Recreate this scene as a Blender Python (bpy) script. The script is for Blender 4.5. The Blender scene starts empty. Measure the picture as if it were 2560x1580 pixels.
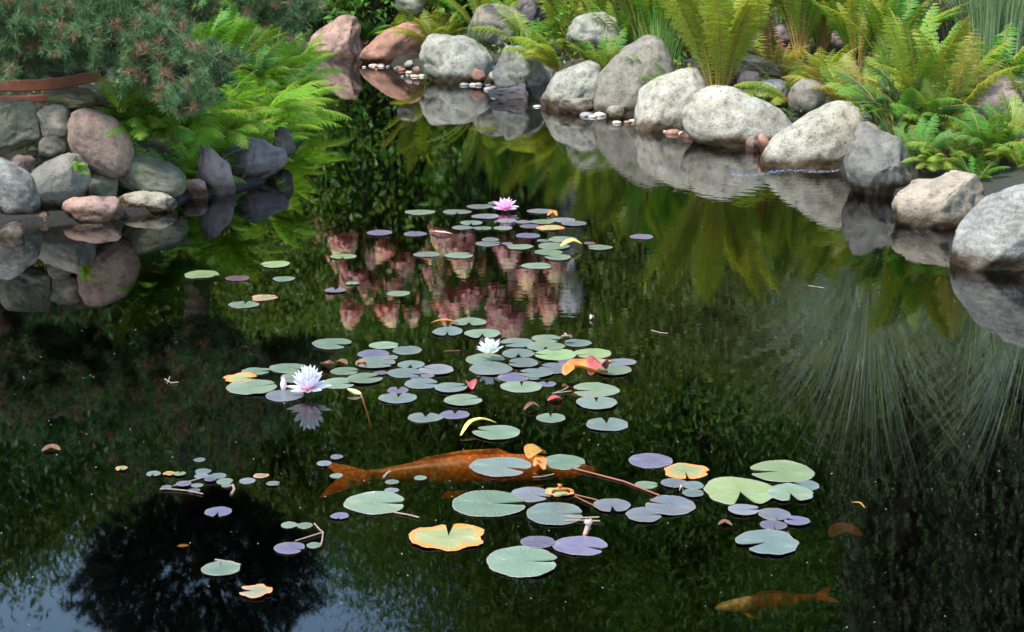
import bpy, math, random
import numpy as np
from mathutils import Vector, Matrix, noise
sc = bpy.context.scene
col = sc.collection
R = math.radians
rnd = random.Random(7)
rng = np.random.default_rng(7)

# ---------------------------------------------------------------- camera
CAMH, PITCH, FPX = 1.6, R(14.0), 4000.0
cd = bpy.data.cameras.new('camera')
cam = bpy.data.objects.new('camera', cd); col.objects.link(cam)
cam.location = (0, 0, CAMH)
cam.rotation_euler = (R(90) - PITCH, 0, 0)
cd.sensor_width = 36; cd.lens = FPX / 2560 * 36
cd.clip_start = 0.05; cd.clip_end = 2000
cd.dof.use_dof = True; cd.dof.focus_distance = 6.0; cd.dof.aperture_fstop = 13
sc.camera = cam
# ---------------------------------------------------------------- world, sun
SUN_EL, SUN_AZ = R(60), R(-134)      # azimuth measured from +Y towards +X (sun behind, to the left)
w = bpy.data.worlds.new('World'); sc.world = w; w.use_nodes = True
nt = w.node_tree; bg = nt.nodes['Background']
sky = nt.nodes.new('ShaderNodeTexSky'); sky.sky_type = 'NISHITA'; sky.sun_disc = False
sky.sun_elevation = SUN_EL; sky.sun_rotation = SUN_AZ
sky.air_density = 1.7; sky.dust_density = .2; sky.ozone_density = 3.5
nt.links.new(sky.outputs[0], bg.inputs[0]); bg.inputs[1].default_value = 0.15
sl = bpy.data.lights.new('sun', 'SUN'); sl.energy = 2.3; sl.angle = R(7); sl.color = (1, .94, .84)
so = bpy.data.objects.new('sun', sl); col.objects.link(so)
sdir = Vector((math.sin(SUN_AZ) * math.cos(SUN_EL), math.cos(SUN_AZ) * math.cos(SUN_EL), math.sin(SUN_EL)))
so.rotation_euler = sdir.to_track_quat('Z', 'Y').to_euler(); so.location = (-8, -8, 15)
sc.view_settings.view_transform = 'Standard'; sc.view_settings.look = 'None'
sc.view_settings.exposure = 1.95; sc.view_settings.gamma = 1

# ---------------------------------------------------------------- measuring
def ray(px, py):
    x = (px - 1280) / FPX; y = -(py - 790) / FPX
    c, s = math.cos(PITCH), math.sin(PITCH)
    return Vector((x, c + y * s, -s + y * c))
def W(px, py, z=0.0):                 # point at height z seen at (px,py)
    d = ray(px, py); k = (z - CAMH) / d.z
    return Vector((d.x * k, d.y * k, z))
def WD(px, py, D):                    # point at distance D seen at (px,py)
    d = ray(px, py); k = D / d.y
    return Vector((d.x * k, D, CAMH + d.z * k))
def RD(px, py, D):                    # point at distance D whose mirror image is seen at (px,py)
    p = WD(px, py, D); p.z = -p.z; return p
def mpp(D): return D / math.cos(PITCH) / FPX * 0.985

# ---------------------------------------------------------------- helpers
def tag(o, label=None, cat=None, group=None, kind=None):
    if label: o['label'] = label
    if cat: o['category'] = cat
    if group: o['group'] = group
    if kind: o['kind'] = kind
    return o
def empty(name, loc, label=None, cat=None, group=None, rz=0):
    o = bpy.data.objects.new(name, None); col.objects.link(o); o.location = loc
    o.rotation_euler = (0, 0, rz); o.empty_display_size = .1
    return tag(o, label, cat, group)
def link(name, me, parent=None, loc=(0, 0, 0)):
    o = bpy.data.objects.new(name, me); col.objects.link(o); o.location = loc
    if parent: o.parent = parent
    return o
def npmesh(name, V, F, mats=(), smooth=False, tint=None, midx=None, uv=None):
    """V (n,3); F int array (m,k) or list of faces"""
    me = bpy.data.meshes.new(name)
    if isinstance(F, np.ndarray):
        m, k = F.shape
        me.vertices.add(len(V)); me.vertices.foreach_set('co', np.asarray(V, np.float32).ravel())
        me.loops.add(m * k); me.loops.foreach_set('vertex_index', F.astype(np.int32).ravel())
        me.polygons.add(m); me.polygons.foreach_set('loop_start', np.arange(0, m * k, k, dtype=np.int32))
        if smooth: me.polygons.foreach_set('use_smooth', np.ones(m, bool))
        me.update(calc_edges=True)
    else:
        me.from_pydata([tuple(v) for v in V], [], F)
        if smooth: me.polygons.foreach_set('use_smooth', [True] * len(me.polygons))
        me.update()
    for mt in mats: me.materials.append(mt)
    if midx is not None: me.polygons.foreach_set('material_index', np.asarray(midx, np.int32))
    if tint is not None:
        a = me.attributes.new('tint', 'FLOAT', 'FACE'); a.data.foreach_set('value', np.asarray(tint, np.float32))
    if uv is not None:
        u = me.uv_layers.new(name='UVMap')
        li = np.zeros(len(me.loops), np.int32); me.loops.foreach_get('vertex_index', li)
        u.data.foreach_set('uv', np.asarray(uv, np.float32)[li].ravel())
    return me
def unit(a): return a / np.maximum(np.linalg.norm(a, axis=-1, keepdims=True), 1e-9)
def leaves(P, Dr, N, Ln, Wd, fold=.15):
    """rhombic folded leaves -> V, F(tris)"""
    P = np.asarray(P, float); Dr = unit(np.asarray(Dr, float)); N = np.asarray(N, float)
    S = unit(np.cross(Dr, N)); N = np.cross(S, Dr)
    L = np.broadcast_to(np.asarray(Ln, float), (len(P),))[:, None]; Wh = np.broadcast_to(np.asarray(Wd, float), (len(P),))[:, None] / 2
    b = P; t = P + Dr * L - N * L * .08
    m = P + Dr * L * .45
    l = m + S * Wh + N * Wh * fold * 2; r = m - S * Wh + N * Wh * fold * 2
    V = np.stack([b, r, t, l], 1).reshape(-1, 3)
    i = np.arange(len(P))[:, None] * 4
    F = np.concatenate([i + [0, 1, 2], i + [0, 2, 3]], 1).reshape(-1, 3)
    return V, F
def needles(P, Dr, Ln, Wd):
    P = np.asarray(P, float); Dr = unit(np.asarray(Dr, float))
    q = unit(np.cross(Dr, rng.normal(size=Dr.shape)))
    L = np.broadcast_to(np.asarray(Ln, float), (len(P),))[:, None]
    V = np.stack([P - q * Wd / 2, P + q * Wd / 2, P + Dr * L], 1).reshape(-1, 3)
    F = np.arange(len(P) * 3).reshape(-1, 3)
    return V, F
def tubes(paths, sides=6):
    """paths: list of (points list, radii list) -> V,F(quads)"""
    VV, FF, o = [], [], 0
    for pts, rad in paths:
        pts = [Vector(p) for p in pts]; n = len(pts)
        for i, p in enumerate(pts):
            t = (pts[min(i + 1, n - 1)] - pts[max(i - 1, 0)]).normalized()
            a = t.cross(Vector((.3, .5, .81) if abs(t.z) < .9 else (1, 0, .1))).normalized(); b = t.cross(a)
            r = rad[i] if hasattr(rad, '__len__') else rad
            for k in range(sides):
                an = 2 * math.pi * k / sides
                v = p + (a * math.cos(an) + b * math.sin(an)) * r
                VV.append(v[:])
        for i in range(n - 1):
            for k in range(sides):
                k2 = (k + 1) % sides
                FF.append((o + i * sides + k, o + i * sides + k2, o + (i + 1) * sides + k2, o + (i + 1) * sides + k))
        o += n * sides
    return np.array(VV), np.array(FF)
def tubemesh(name, paths, mat, sides=6):
    V, F = tubes(paths, sides); return npmesh(name, V, F, [mat], smooth=True)

# ---------------------------------------------------------------- materials
def newmat(name):
    m = bpy.data.materials.new(name); m.use_nodes = True
    n = m.node_tree; n.nodes.clear()
    out = n.nodes.new('ShaderNodeOutputMaterial')
    return m, n, out
def nd(n, t, **kw):
    x = n.nodes.new(t)
    for k, v in kw.items():
        if k.startswith('i_'): x.inputs[k[2:].replace('_', ' ')].default_value = v
        else: setattr(x, k, v)
    return x
def ramp(n, src, stops, interp='LINEAR'):
    r = n.nodes.new('ShaderNodeValToRGB'); r.color_ramp.interpolation = interp
    e = r.color_ramp.elements
    while len(e) < len(stops): e.new(.5)
    for el, (p, c) in zip(e, stops): el.position = p; el.color = (*c, 1)
    n.links.new(src, r.inputs[0]); return r.outputs[0]
def mixc(n, fac, a, b, mode='MIX'):
    m = n.nodes.new('ShaderNodeMix'); m.data_type = 'RGBA'; m.blend_type = mode
    for sock, v in ((m.inputs[0], fac), (m.inputs[6], a), (m.inputs[7], b)):
        if hasattr(v, 'is_output'): n.links.new(v, sock)
        elif isinstance(v, (int, float)): sock.default_value = v
        else: sock.default_value = (*v, 1)
    return m.outputs[2]
def math_(n, op, a, b=None, c=None, clamp=False):
    m = n.nodes.new('ShaderNodeMath'); m.operation = op; m.use_clamp = clamp
    for i, v in enumerate((a, b, c)):
        if v is None: continue
        if hasattr(v, 'is_output'): n.links.new(v, m.inputs[i])
        else: m.inputs[i].default_value = v
    return m.outputs[0]
def leafmat(name, c1, c2, c3=None, trans=.35, rough=.5, spec=.35, objvar=.25):
    """tint attribute picks between c1 and c2 (and c3 for the few worn ones)"""
    m, n, out = newmat(name)
    at = nd(n, 'ShaderNodeAttribute', attribute_name='tint')
    oi = nd(n, 'ShaderNodeObjectInfo')
    stops = [(0, c1), (.85, c2)] + ([(.97, c3)] if c3 else [])
    c = ramp(n, at.outputs['Fac'], stops)
    hv = nd(n, 'ShaderNodeHueSaturation')
    v = math_(n, 'MULTIPLY_ADD', oi.outputs['Random'], objvar * 2, 1 - objvar)
    n.links.new(v, hv.inputs['Value']); n.links.new(c, hv.inputs['Color'])
    hh = math_(n, 'MULTIPLY_ADD', oi.outputs['Random'], .03, .485); n.links.new(hh, hv.inputs['Hue'])
    p = nd(n, 'ShaderNodeBsdfPrincipled', i_Roughness=rough); p.inputs['Specular IOR Level'].default_value = spec
    t = nd(n, 'ShaderNodeBsdfTranslucent')
    tc = mixc(n, .5, hv.outputs[0], (.25, .4, .04), 'MIX')
    tc = mixc(n, 1.0, hv.outputs[0], (1.5, 1.35, .6), 'MULTIPLY')
    n.links.new(hv.outputs[0], p.inputs['Base Color']); n.links.new(tc, t.inputs['Color'])
    ms = nd(n, 'ShaderNodeMixShader'); ms.inputs[0].default_value = trans
    n.links.new(p.outputs[0], ms.inputs[1]); n.links.new(t.outputs[0], ms.inputs[2]); n.links.new(ms.outputs[0], out.inputs[0])
    return m
def plainmat(name, c, rough=.6, spec=.4, var=.25, scale=8, bump=.0, c2=None):
    m, n, out = newmat(name)
    tc = nd(n, 'ShaderNodeTexCoord'); nz = nd(n, 'ShaderNodeTexNoise', i_Scale=scale, i_Detail=6)
    n.links.new(tc.outputs['Object'], nz.inputs['Vector'])
    c2 = c2 or tuple(x * (1 - var) for x in c)
    cc = ramp(n, nz.outputs['Fac'], [(.35, c2), (.65, c)])
    p = nd(n, 'ShaderNodeBsdfPrincipled', i_Roughness=rough); p.inputs['Specular IOR Level'].default_value = spec
    n.links.new(cc, p.inputs['Base Color'])
    if bump:
        b = nd(n, 'ShaderNodeBump', i_Distance=bump); n.links.new(nz.outputs['Fac'], b.inputs['Height']); n.links.new(b.outputs[0], p.inputs['Normal'])
    n.links.new(p.outputs[0], out.inputs[0]); return m
def rockmat(name, base, alt, speck=.5, band=0.0, grain=90, moss=0.0, lichen=0.0):
    m, n, out = newmat(name)
    tc = nd(n, 'ShaderNodeTexCoord'); oi = nd(n, 'ShaderNodeObjectInfo'); geo = nd(n, 'ShaderNodeNewGeometry')
    add = nd(n, 'ShaderNodeVectorMath', operation='ADD')
    n.links.new(tc.outputs['Object'], add.inputs[0])
    k = math_(n, 'MULTIPLY', oi.outputs['Random'], 37.0); n.links.new(k, add.inputs[1])
    big = nd(n, 'ShaderNodeTexNoise', i_Scale=4, i_Detail=7, i_Roughness=.65); n.links.new(add.outputs[0], big.inputs['Vector'])
    c = ramp(n, big.outputs['Fac'], [(.33, alt), (.62, base)])
    # mineral grains
    fine = nd(n, 'ShaderNodeTexNoise', i_Scale=grain, i_Detail=3, i_Roughness=.8); n.links.new(add.outputs[0], fine.inputs['Vector'])
    sp = ramp(n, fine.outputs['Fac'], [(.30, (.12, .11, .11)), (.46, (1, 1, 1)), (.60, (1, 1, 1)), (.78, (1.35, 1.33, 1.28))])
    c = mixc(n, speck, c, mixc(n, 1.0, c, sp, 'MULTIPLY'))
    # streaks / veins
    st = nd(n, 'ShaderNodeTexNoise', i_Scale=2.2, i_Detail=9, i_Roughness=.7, i_Distortion=1.2); n.links.new(add.outputs[0], st.inputs['Vector'])
    v = ramp(n, st.outputs['Fac'], [(.475, (1, 1, 1)), (.5, (.55, .5, .45)), (.525, (1, 1, 1))])
    c = mixc(n, .35, c, v, 'MULTIPLY')
    mid = nd(n, 'ShaderNodeTexNoise', i_Scale=13, i_Detail=6, i_Roughness=.7); n.links.new(add.outputs[0], mid.inputs['Vector'])
    c = mixc(n, .85, c, mixc(n, 1.0, c, ramp(n, mid.outputs['Fac'], [(.34, (.42, .39, .34)), (.46, (.9, .89, .87)), (.58, (1.08, 1.07, 1.04)), (.7, (1.28, 1.26, 1.2))]), 'MULTIPLY'))
    rst = ramp(n, big.outputs['Color'], [(.56, (0, 0, 0)), (.7, (1, 1, 1))]); c = mixc(n, math_(n, 'MULTIPLY', rst, .35), c, mixc(n, 1.0, c, (1.25, .9, .55), 'MULTIPLY'))
    if band:
        wv = nd(n, 'ShaderNodeTexWave', i_Scale=9, i_Distortion=11, i_Detail=6); wv.bands_direction = 'Z'
        n.links.new(add.outputs[0], wv.inputs['Vector'])
        c = mixc(n, band, c, mixc(n, 1.0, c, ramp(n, wv.outputs['Fac'], [(0, (.45, .43, .42)), (1, (1.2, 1.2, 1.2))]), 'MULTIPLY'))
    if moss:
        mf = nd(n, 'ShaderNodeTexNoise', i_Scale=7, i_Detail=5); n.links.new(add.outputs[0], mf.inputs['Vector'])
        mm = ramp(n, mf.outputs['Fac'], [(.52, (0, 0, 0)), (.62, (1, 1, 1))])
        mm2 = math_(n, 'MULTIPLY', mm, moss)
        c = mixc(n, mm2, c, (.07, .085, .02))
    # wet brown stain at the water line, with the rock's contact shadow painted in
    sx = nd(n, 'ShaderNodeSeparateXYZ'); n.links.new(geo.outputs['Position'], sx.inputs[0])
    zz = math_(n, 'MULTIPLY_ADD', big.outputs['Fac'], .22, -.062)
    zz = math_(n, 'SUBTRACT', sx.outputs['Z'], zz)
    wet = nd(n, 'ShaderNodeMapRange'); n.links.new(zz, wet.inputs['Value'])
    wet.inputs['From Min'].default_value = 0.0; wet.inputs['From Max'].default_value = .05
    wet.inputs['To Min'].default_value = 1; wet.inputs['To Max'].default_value = 0
    c = mixc(n, wet.outputs[0], c, mixc(n, 1.0, c, (.22, .15, .085), 'MULTIPLY'))
    p = nd(n, 'ShaderNodeBsdfPrincipled'); p.inputs['Specular IOR Level'].default_value = .35
    rr = math_(n, 'MULTIPLY_ADD', wet.outputs[0], -.5, .78); n.links.new(rr, p.inputs['Roughness'])
    n.links.new(c, p.inputs['Base Color'])
    hsum = math_(n, 'MULTIPLY_ADD', fine.outputs['Fac'], .22, math_(n, 'MULTIPLY', mid.outputs['Fac'], .5))
    b = nd(n, 'ShaderNodeBump', i_Distance=.022, i_Strength=1.0); n.links.new(hsum, b.inputs['Height']); n.links.new(b.outputs[0], p.inputs['Normal'])
    n.links.new(p.outputs[0], out.inputs[0]); return m

M = {}
M['granite'] = rockmat('granite_light', (.27, .255, .205), (.15, .14, .105), .9, grain=60)
M['white'] = rockmat('granite_white', (.33, .30, .24), (.19, .165, .115), .9, grain=60)
M['tan'] = rockmat('stone_tan', (.26, .21, .15), (.13, .105, .075), .7, grain=70)
M['warmgrey'] = rockmat('stone_warm_grey', (.20, .175, .135), (.12, .105, .08), .7, grain=70)
M['grey'] = rockmat('stone_grey', (.15, .135, .11), (.08, .074, .06), .6)
M['olive'] = rockmat('stone_olive', (.13, .12, .085), (.06, .058, .035), .5, moss=.5)
M['pink'] = rockmat('stone_pink', (.33, .20, .155), (.17, .11, .085), .7, grain=70)
M['rose'] = rockmat('stone_rose_brown', (.22, .15, .115), (.12, .08, .062), .7)
M['salmon'] = rockmat('stone_salmon', (.38, .18, .115), (.19, .10, .07), .5)
M['purple'] = rockmat('stone_purple_grey', (.14, .112, .115), (.065, .052, .056), .6, band=.15)
M['lilac'] = rockmat('stone_lilac', (.22, .155, .15), (.12, .09, .092), .6)
M['banded'] = rockmat('stone_banded', (.24, .225, .195), (.12, .115, .10), .8, band=.3)
M['mossy'] = rockmat('stone_mossy', (.15, .115, .06), (.07, .058, .027), .5, moss=.8)
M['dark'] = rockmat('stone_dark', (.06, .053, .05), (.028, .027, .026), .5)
M['bark'] = plainmat('bark', (.06, .042, .03), .9, .2, .5, 14, .02)
M['stemred'] = plainmat('stem_red', (.20, .065, .03), .5, .4, .3, 20)
M['brownstem'] = plainmat('fern_stem', (.36, .20, .06), .6, .3, .4, 20)
M['redwood'] = plainmat('red_brown_wood', (.19, .05, .025), .45, .5, .35, 9, .004)
M['twig'] = plainmat('dry_twig', (.26, .18, .12), .7, .3, .4, 30)

# ---------------------------------------------------------------- terrain
shore_px = [(0, 580), (70, 565), (160, 555), (300, 552), (420, 522), (500, 492), (590, 480), (700, 446)]
S = [W(*p).xy for p in shore_px]
S += [Vector((-1.50, 11.2)), Vector((-1.62, 12.6)), Vector((-1.85, 14.5)), Vector((-2.15, 16.6)), Vector((-2.35, 18.6))]
S += [W(*p).xy for p in [(850, 140), (950, 158), (1060, 186), (1200, 208), (1290, 232), (1400, 262), (1520, 280), (1620, 300),
                         (1720, 325), (1830, 355), (1960, 385), (2080, 422), (2200, 470), (2300, 520), (2400, 565), (2480, 620), (2560, 680)]]
S += [Vector((2.9, 6.2)), Vector((3.4, 4.5)), Vector((3.6, 1.8)), Vector((2.4, .9)), Vector((-2.2, .9)), Vector((-3.6, 2)), Vector((-3.9, 5)), Vector((-3.5, 7.5))]
POLY = np.array([tuple(v) for v in S])
def pond_sd(X, Y):
    """signed distance, negative inside the pond"""
    P = np.stack([X, Y], -1); a = POLY; b = np.roll(POLY, -1, 0)
    dmin = np.full(X.shape, 1e9); ins = np.zeros(X.shape, bool)
    for p, q in zip(a, b):
        e = q - p; w_ = P - p
        t = np.clip((w_ @ e) / (e @ e), 0, 1)
        dd = np.linalg.norm(w_ - t[..., None] * e, axis=-1); dmin = np.minimum(dmin, dd)
        c = ((p[1] > P[..., 1]) != (q[1] > P[..., 1])) & (P[..., 0] < (q[0] - p[0]) * (P[..., 1] - p[1]) / (q[1] - p[1] + 1e-12) + p[0])
        ins ^= c
    return np.where(ins, -dmin, dmin)
def height(X, Y):
    X = np.asarray(X, float); Y = np.asarray(Y, float)
    d = pond_sd(X, Y)
    left = np.clip((-X - 1.2) / .8, 0, 1) * np.clip((15 - Y) / 3, 0, 1)
    slope = .27 + .55 * left
    up = slope * np.clip(d - .42 * left, 0, 1e9); cap = .95 + .0 * X
    z_out = .03 + cap * (1 - np.exp(-up / cap))
    z_out = z_out + np.clip(d - 5, 0, 60) * .02
    z_in = -1.1 * (1 - np.exp(d / .35))
    z = np.where(d > 0, z_out, z_in)
    z += .03 * np.sin(X * 2.1 + 1) * np.sin(Y * 1.7) * np.clip(d, 0, 1)
    return z
def hgt(x, y): return float(height(np.array([x]), np.array([y]))[0])
def axis(lo, hi, a, b, fine, coarse):
    s = list(np.arange(a, b, fine)); x = a; st = fine
    L = []
    while x > lo: st *= 1.25; x -= min(st, coarse); L.append(x)
    x = s[-1]; st = fine; H = []
    while x < hi: st *= 1.25; x += min(st, coarse); H.append(x)
    return np.array(L[::-1] + s + H)
gx = axis(-400, 400, -6, 8, .12, 30); gy = axis(-150, 600, 0, 24, .12, 30)
GX, GY = np.meshgrid(gx, gy); GZ = height(GX, GY)
nx, ny = len(gx), len(gy)
Vg = np.stack([GX, GY, GZ], -1).reshape(-1, 3)
ii = (np.arange(ny - 1)[:, None] * nx + np.arange(nx - 1)).ravel()
Fg = np.stack([ii, ii + 1, ii + nx + 1, ii + nx], 1)
m, n, out = newmat('soil')
tc = nd(n, 'ShaderNodeTexCoord')
n1 = nd(n, 'ShaderNodeTexNoise', i_Scale=1.2, i_Detail=8, i_Roughness=.7); n2 = nd(n, 'ShaderNodeTexNoise', i_Scale=40, i_Detail=5, i_Roughness=.7)
n.links.new(tc.outputs['Object'], n1.inputs['Vector']); n.links.new(tc.outputs['Object'], n2.inputs['Vector'])
c = ramp(n, n2.outputs['Fac'], [(.35, (.012, .009, .006)), (.5, (.04, .027, .017)), (.7, (.10, .065, .04))])
c = mixc(n, ramp(n, n1.outputs['Fac'], [(.45, (0, 0, 0)), (.6, (1, 1, 1))]), c, (.022, .03, .01))
geo_ = nd(n, 'ShaderNodeNewGeometry'); sx_ = nd(n, 'ShaderNodeSeparateXYZ'); n.links.new(geo_.outputs['Position'], sx_.inputs[0])
wt_ = nd(n, 'ShaderNodeMapRange'); n.links.new(sx_.outputs['Z'], wt_.inputs['Value']); wt_.inputs['From Min'].default_value = .03; wt_.inputs['From Max'].default_value = .18; wt_.inputs['To Min'].default_value = 1; wt_.inputs['To Max'].default_value = 0
c = mixc(n, wt_.outputs[0], c, mixc(n, 1.0, c, (.3, .27, .22), 'MULTIPLY'))
p = nd(n, 'ShaderNodeBsdfPrincipled', i_Roughness=.95); n.links.new(c, p.inputs['Base Color'])
b = nd(n, 'ShaderNodeBump', i_Distance=.03); n.links.new(n2.outputs['Fac'], b.inputs['Height']); n.links.new(b.outputs[0], p.inputs['Normal'])
n.links.new(p.outputs[0], out.inputs[0])
tag(link('ground', npmesh('ground', Vg, Fg, [m], smooth=True)), 'dark garden soil of the pond banks and pond bed', 'ground', kind='structure')

# ---------------------------------------------------------------- water
m, n, out = newmat('water')
tc = nd(n, 'ShaderNodeTexCoord'); mp = nd(n, 'ShaderNodeMapping'); mp.inputs['Scale'].default_value = (1, 1.6, 1)
n.links.new(tc.outputs['Object'], mp.inputs['Vector'])
nz = nd(n, 'ShaderNodeTexNoise', i_Scale=3.0, i_Detail=2, i_Roughness=.4); n.links.new(mp.outputs[0], nz.inputs['Vector'])
nz2 = nd(n, 'ShaderNodeTexNoise', i_Scale=13.0, i_Detail=1.5, i_Roughness=.5); n.links.new(mp.outputs[0], nz2.inputs['Vector'])
def near(pt, r0, r1):
    d = nd(n, 'ShaderNodeVectorMath', operation='DISTANCE'); n.links.new(tc.outputs['Object'], d.inputs[0]); d.inputs[1].default_value = pt
    mr = nd(n, 'ShaderNodeMapRange', interpolation_type='SMOOTHERSTEP'); n.links.new(d.outputs['Value'], mr.inputs['Value'])
    mr.inputs['From Min'].default_value = r0; mr.inputs['From Max'].default_value = r1
    mr.inputs['To Min'].default_value = 1; mr.inputs['To Max'].default_value = 0
    return mr.outputs[0], d.outputs['Value']
f1, dist = near(W(2050, 440)[:], .3, 3.6)
f2, _ = near(W(1750, 720)[:], .3, 2.6)
h = math_(n, 'MULTIPLY', nz.outputs['Fac'], .00005)
amp = math_(n, 'MULTIPLY_ADD', f1, .00050, .000005); amp = math_(n, 'MULTIPLY_ADD', f2, .00018, amp)
h = math_(n, 'MULTIPLY_ADD', nz2.outputs['Fac'], amp, h)
ring = math_(n, 'SINE', math_(n, 'MULTIPLY', dist, 55.0))
f3, _ = near(W(2050, 440)[:], .2, 1.6)
h = math_(n, 'ADD', h, math_(n, 'MULTIPLY', math_(n, 'MULTIPLY', ring, f3), .00022))
bp = nd(n, 'ShaderNodeBump', i_Strength=1.0, i_Distance=1.0); n.links.new(h, bp.inputs['Height'])
fr = nd(n, 'ShaderNodeFresnel', i_IOR=1.333); n.links.new(bp.outputs[0], fr.inputs['Normal'])
gl = nd(n, 'ShaderNodeBsdfGlossy', i_Roughness=0.02); gl.inputs['Color'].default_value = (1, 1, 1, 1); n.links.new(bp.outputs[0], gl.inputs['Normal'])
tr = nd(n, 'ShaderNodeBsdfTransparent'); tr.inputs['Color'].default_value = (.93, .92, .85, 1)
mx = nd(n, 'ShaderNodeMixShader'); n.links.new(fr.outputs[0], mx.inputs[0]); n.links.new(tr.outputs[0], mx.inputs[1]); n.links.new(gl.outputs[0], mx.inputs[2])
n.links.new(mx.outputs[0], out.inputs['Surface'])
va = nd(n, 'ShaderNodeVolumeAbsorption', i_Density=10.0); va.inputs['Color'].default_value = (.45, .33, .12, 1)
n.links.new(va.outputs[0], out.inputs['Volume'])
WP = POLY.copy(); cen = WP.mean(0); WP = cen + (WP - cen) * 1.05
k = len(WP)
Vw = [(x, y, 0) for x, y in WP] + [(x, y, -1.6) for x, y in WP]
Fw = [tuple(range(k)), tuple(range(2 * k - 1, k - 1, -1))] + [(i + k, (i + 1) % k + k, (i + 1) % k, i) for i in range(k)]
ar = sum(WP[i][0] * WP[(i + 1) % k][1] - WP[(i + 1) % k][0] * WP[i][1] for i in range(k))
if ar < 0: Fw = [f[::-1] for f in Fw]
tag(link('water', npmesh('water', Vw, Fw, [m])), 'still dark pond water mirroring the garden', 'water', kind='structure')

# ---------------------------------------------------------------- rocks
def rockmesh(name, a, b, c, seed, mat, sharp=0.3, lump=.12, cuts=5, sub=4, power=2.3, tilt=0):
    import bmesh
    bm = bmesh.new(); bmesh.ops.create_icosphere(bm, subdivisions=sub, radius=1)
    r = random.Random(seed); off = Vector((r.uniform(-50, 50), r.uniform(-50, 50), r.uniform(-50, 50)))
    planes = []
    for _ in range(cuts):
        nn = Vector((r.gauss(0, 1), r.gauss(0, 1), r.gauss(0, .8))).normalized(); planes.append((nn, r.uniform(1 - .55 * sharp - .12, 1.0 - .12 * sharp)))
    for v in bm.verts:
        d = v.co.normalized()
        q = (abs(d.x) ** power + abs(d.y) ** power + abs(d.z) ** power) ** (-1 / power)
        p_ = d * q
        for nn, h_ in planes:
            e = p_.dot(nn) - h_
            if e > 0: p_ -= nn * e * (.75 + .25 * sharp)
        p_ += d * (lump * noise.noise(d * 1.3 + off) + lump * .45 * noise.noise(d * 3.2 + off) + .028 * noise.noise(d * 7 + off) + .014 * noise.noise(d * 15 + off) - .035 * max(0, .12 - abs(noise.noise(d * 1.9 - off))) / .12)
        ct, s_t = math.cos(tilt), math.sin(tilt); zz = p_.z * (.62 if tilt else 1)
        v.co = Vector(((p_.x * ct + zz * s_t) * a, p_.y * b, (-p_.x * s_t + zz * ct) * c))
    me = bpy.data.meshes.new(name); bm.to_mesh(me); bm.free()
    # refit to the wanted extents
    co = np.zeros(len(me.vertices) * 3, np.float32); me.vertices.foreach_get('co', co); co = co.reshape(-1, 3)
    for ax, hx in ((0, a), (1, b), (2, c)):
        lo, hi = co[:, ax].min(), co[:, ax].max(); co[:, ax] = ((co[:, ax] - lo) / (hi - lo) * 2 - 1) * hx
    me.vertices.foreach_set('co', co.ravel())
    me.polygons.foreach_set('use_smooth', [True] * len(me.polygons)); me.materials.append(mat); me.update()
    return me
def rock(x0, x1, y0, y1, mat, label, D=None, depth=.8, tilt=0, sharp=.42, lump=.16, cuts=7, power=2.5, water=True, seed=None, cat='rock', name='rock', sub=4, group=None):
    """x0..x1,y0..y1: outline in the photograph. water: y1 is its water line"""
    if seed is None: seed = int(x0 * 7 + y0)
    if D is None: D0 = W(0, y1).y; D = D0 + depth * (x1 - x0) / 2 * mpp(D0) * .75
    s = mpp(D); a = (x1 - x0) / 2 * s * (1.06 if water else 1.03); b = a * depth
    top = WD((x0 + x1) / 2, y0, D).z; bot = WD((x0 + x1) / 2, y1, D).z
    if water: bot = -max(.06, .5 * top)
    c = max((top - bot) / 2, .012)
    cuts += 1 if sharp > .2 else -3; sharp = min(.95, sharp + .05); sub = 5 if (x1 - x0) > 90 else 4
    me = rockmesh(name, a, b, c, seed, M[mat], sharp, lump, cuts, sub, power, R(2.2 * tilt))
    X = WD((x0 + x1) / 2, (y0 + y1) / 2, D).x
    o = link(name, me, loc=(X, D, (top + bot) / 2)); o.rotation_euler = (0, 0, 0)
    return tag(o, label, cat, group)
# left bank dry-stacked wall
rock(-30, 96, 250, 388, 'olive', 'dark olive-grey squared block at the left edge under the red-brown planks', D=8.95, sharp=.8, power=4, water=False, depth=.6)
rock(90, 180, 260, 344, 'tan', 'mottled tan cobble right of the squared dark block', D=9.0, sharp=.6, water=False)
rock(128, 264, 220, 288, 'mossy', 'mossy brown knobbly stone on top of the left stone wall', D=9.15, sharp=.7, water=False, lump=.25)
rock(176, 330, 268, 445, 'rose', 'large upright pinkish brown oval boulder in the left wall', D=8.95, sharp=.1, water=False, depth=.7, tilt=8, lump=.06)
rock(98, 166, 338, 396, 'tan', 'small yellowish round cobble above the grey round boulder', D=8.95, sharp=.1, water=False)
rock(20, 90, 385, 440, 'rose', 'small brown stone wedged behind the leftmost grey boulder', D=8.95, water=False)
rock(-40, 94, 392, 556, 'banded', 'blue-grey boulder cut by the left edge of the picture', D=8.62, sharp=.2, cuts=5, water=False, tilt=14, depth=.7)
rock(66, 222, 382, 538, 'grey', 'smooth round grey boulder, second in the bottom row of the left wall', D=8.75, sharp=.15, lump=.06, water=False, depth=.7, tilt=-10)
rock(294, 464, 384, 502, 'olive', 'wide olive-grey boulder above the flat white-streaked stone', D=9.05, sharp=.25, water=False, depth=.7, tilt=10, lump=.08)
rock(222, 295, 428, 500, 'olive', 'small dark brown stone in the gap right of the round grey boulder', D=8.95, water=False, sharp=.5)
rock(160, 304, 486, 552, 'pink', 'low pink stone at the waterline under the little fern', sharp=.6, cuts=7, depth=.6)
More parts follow.
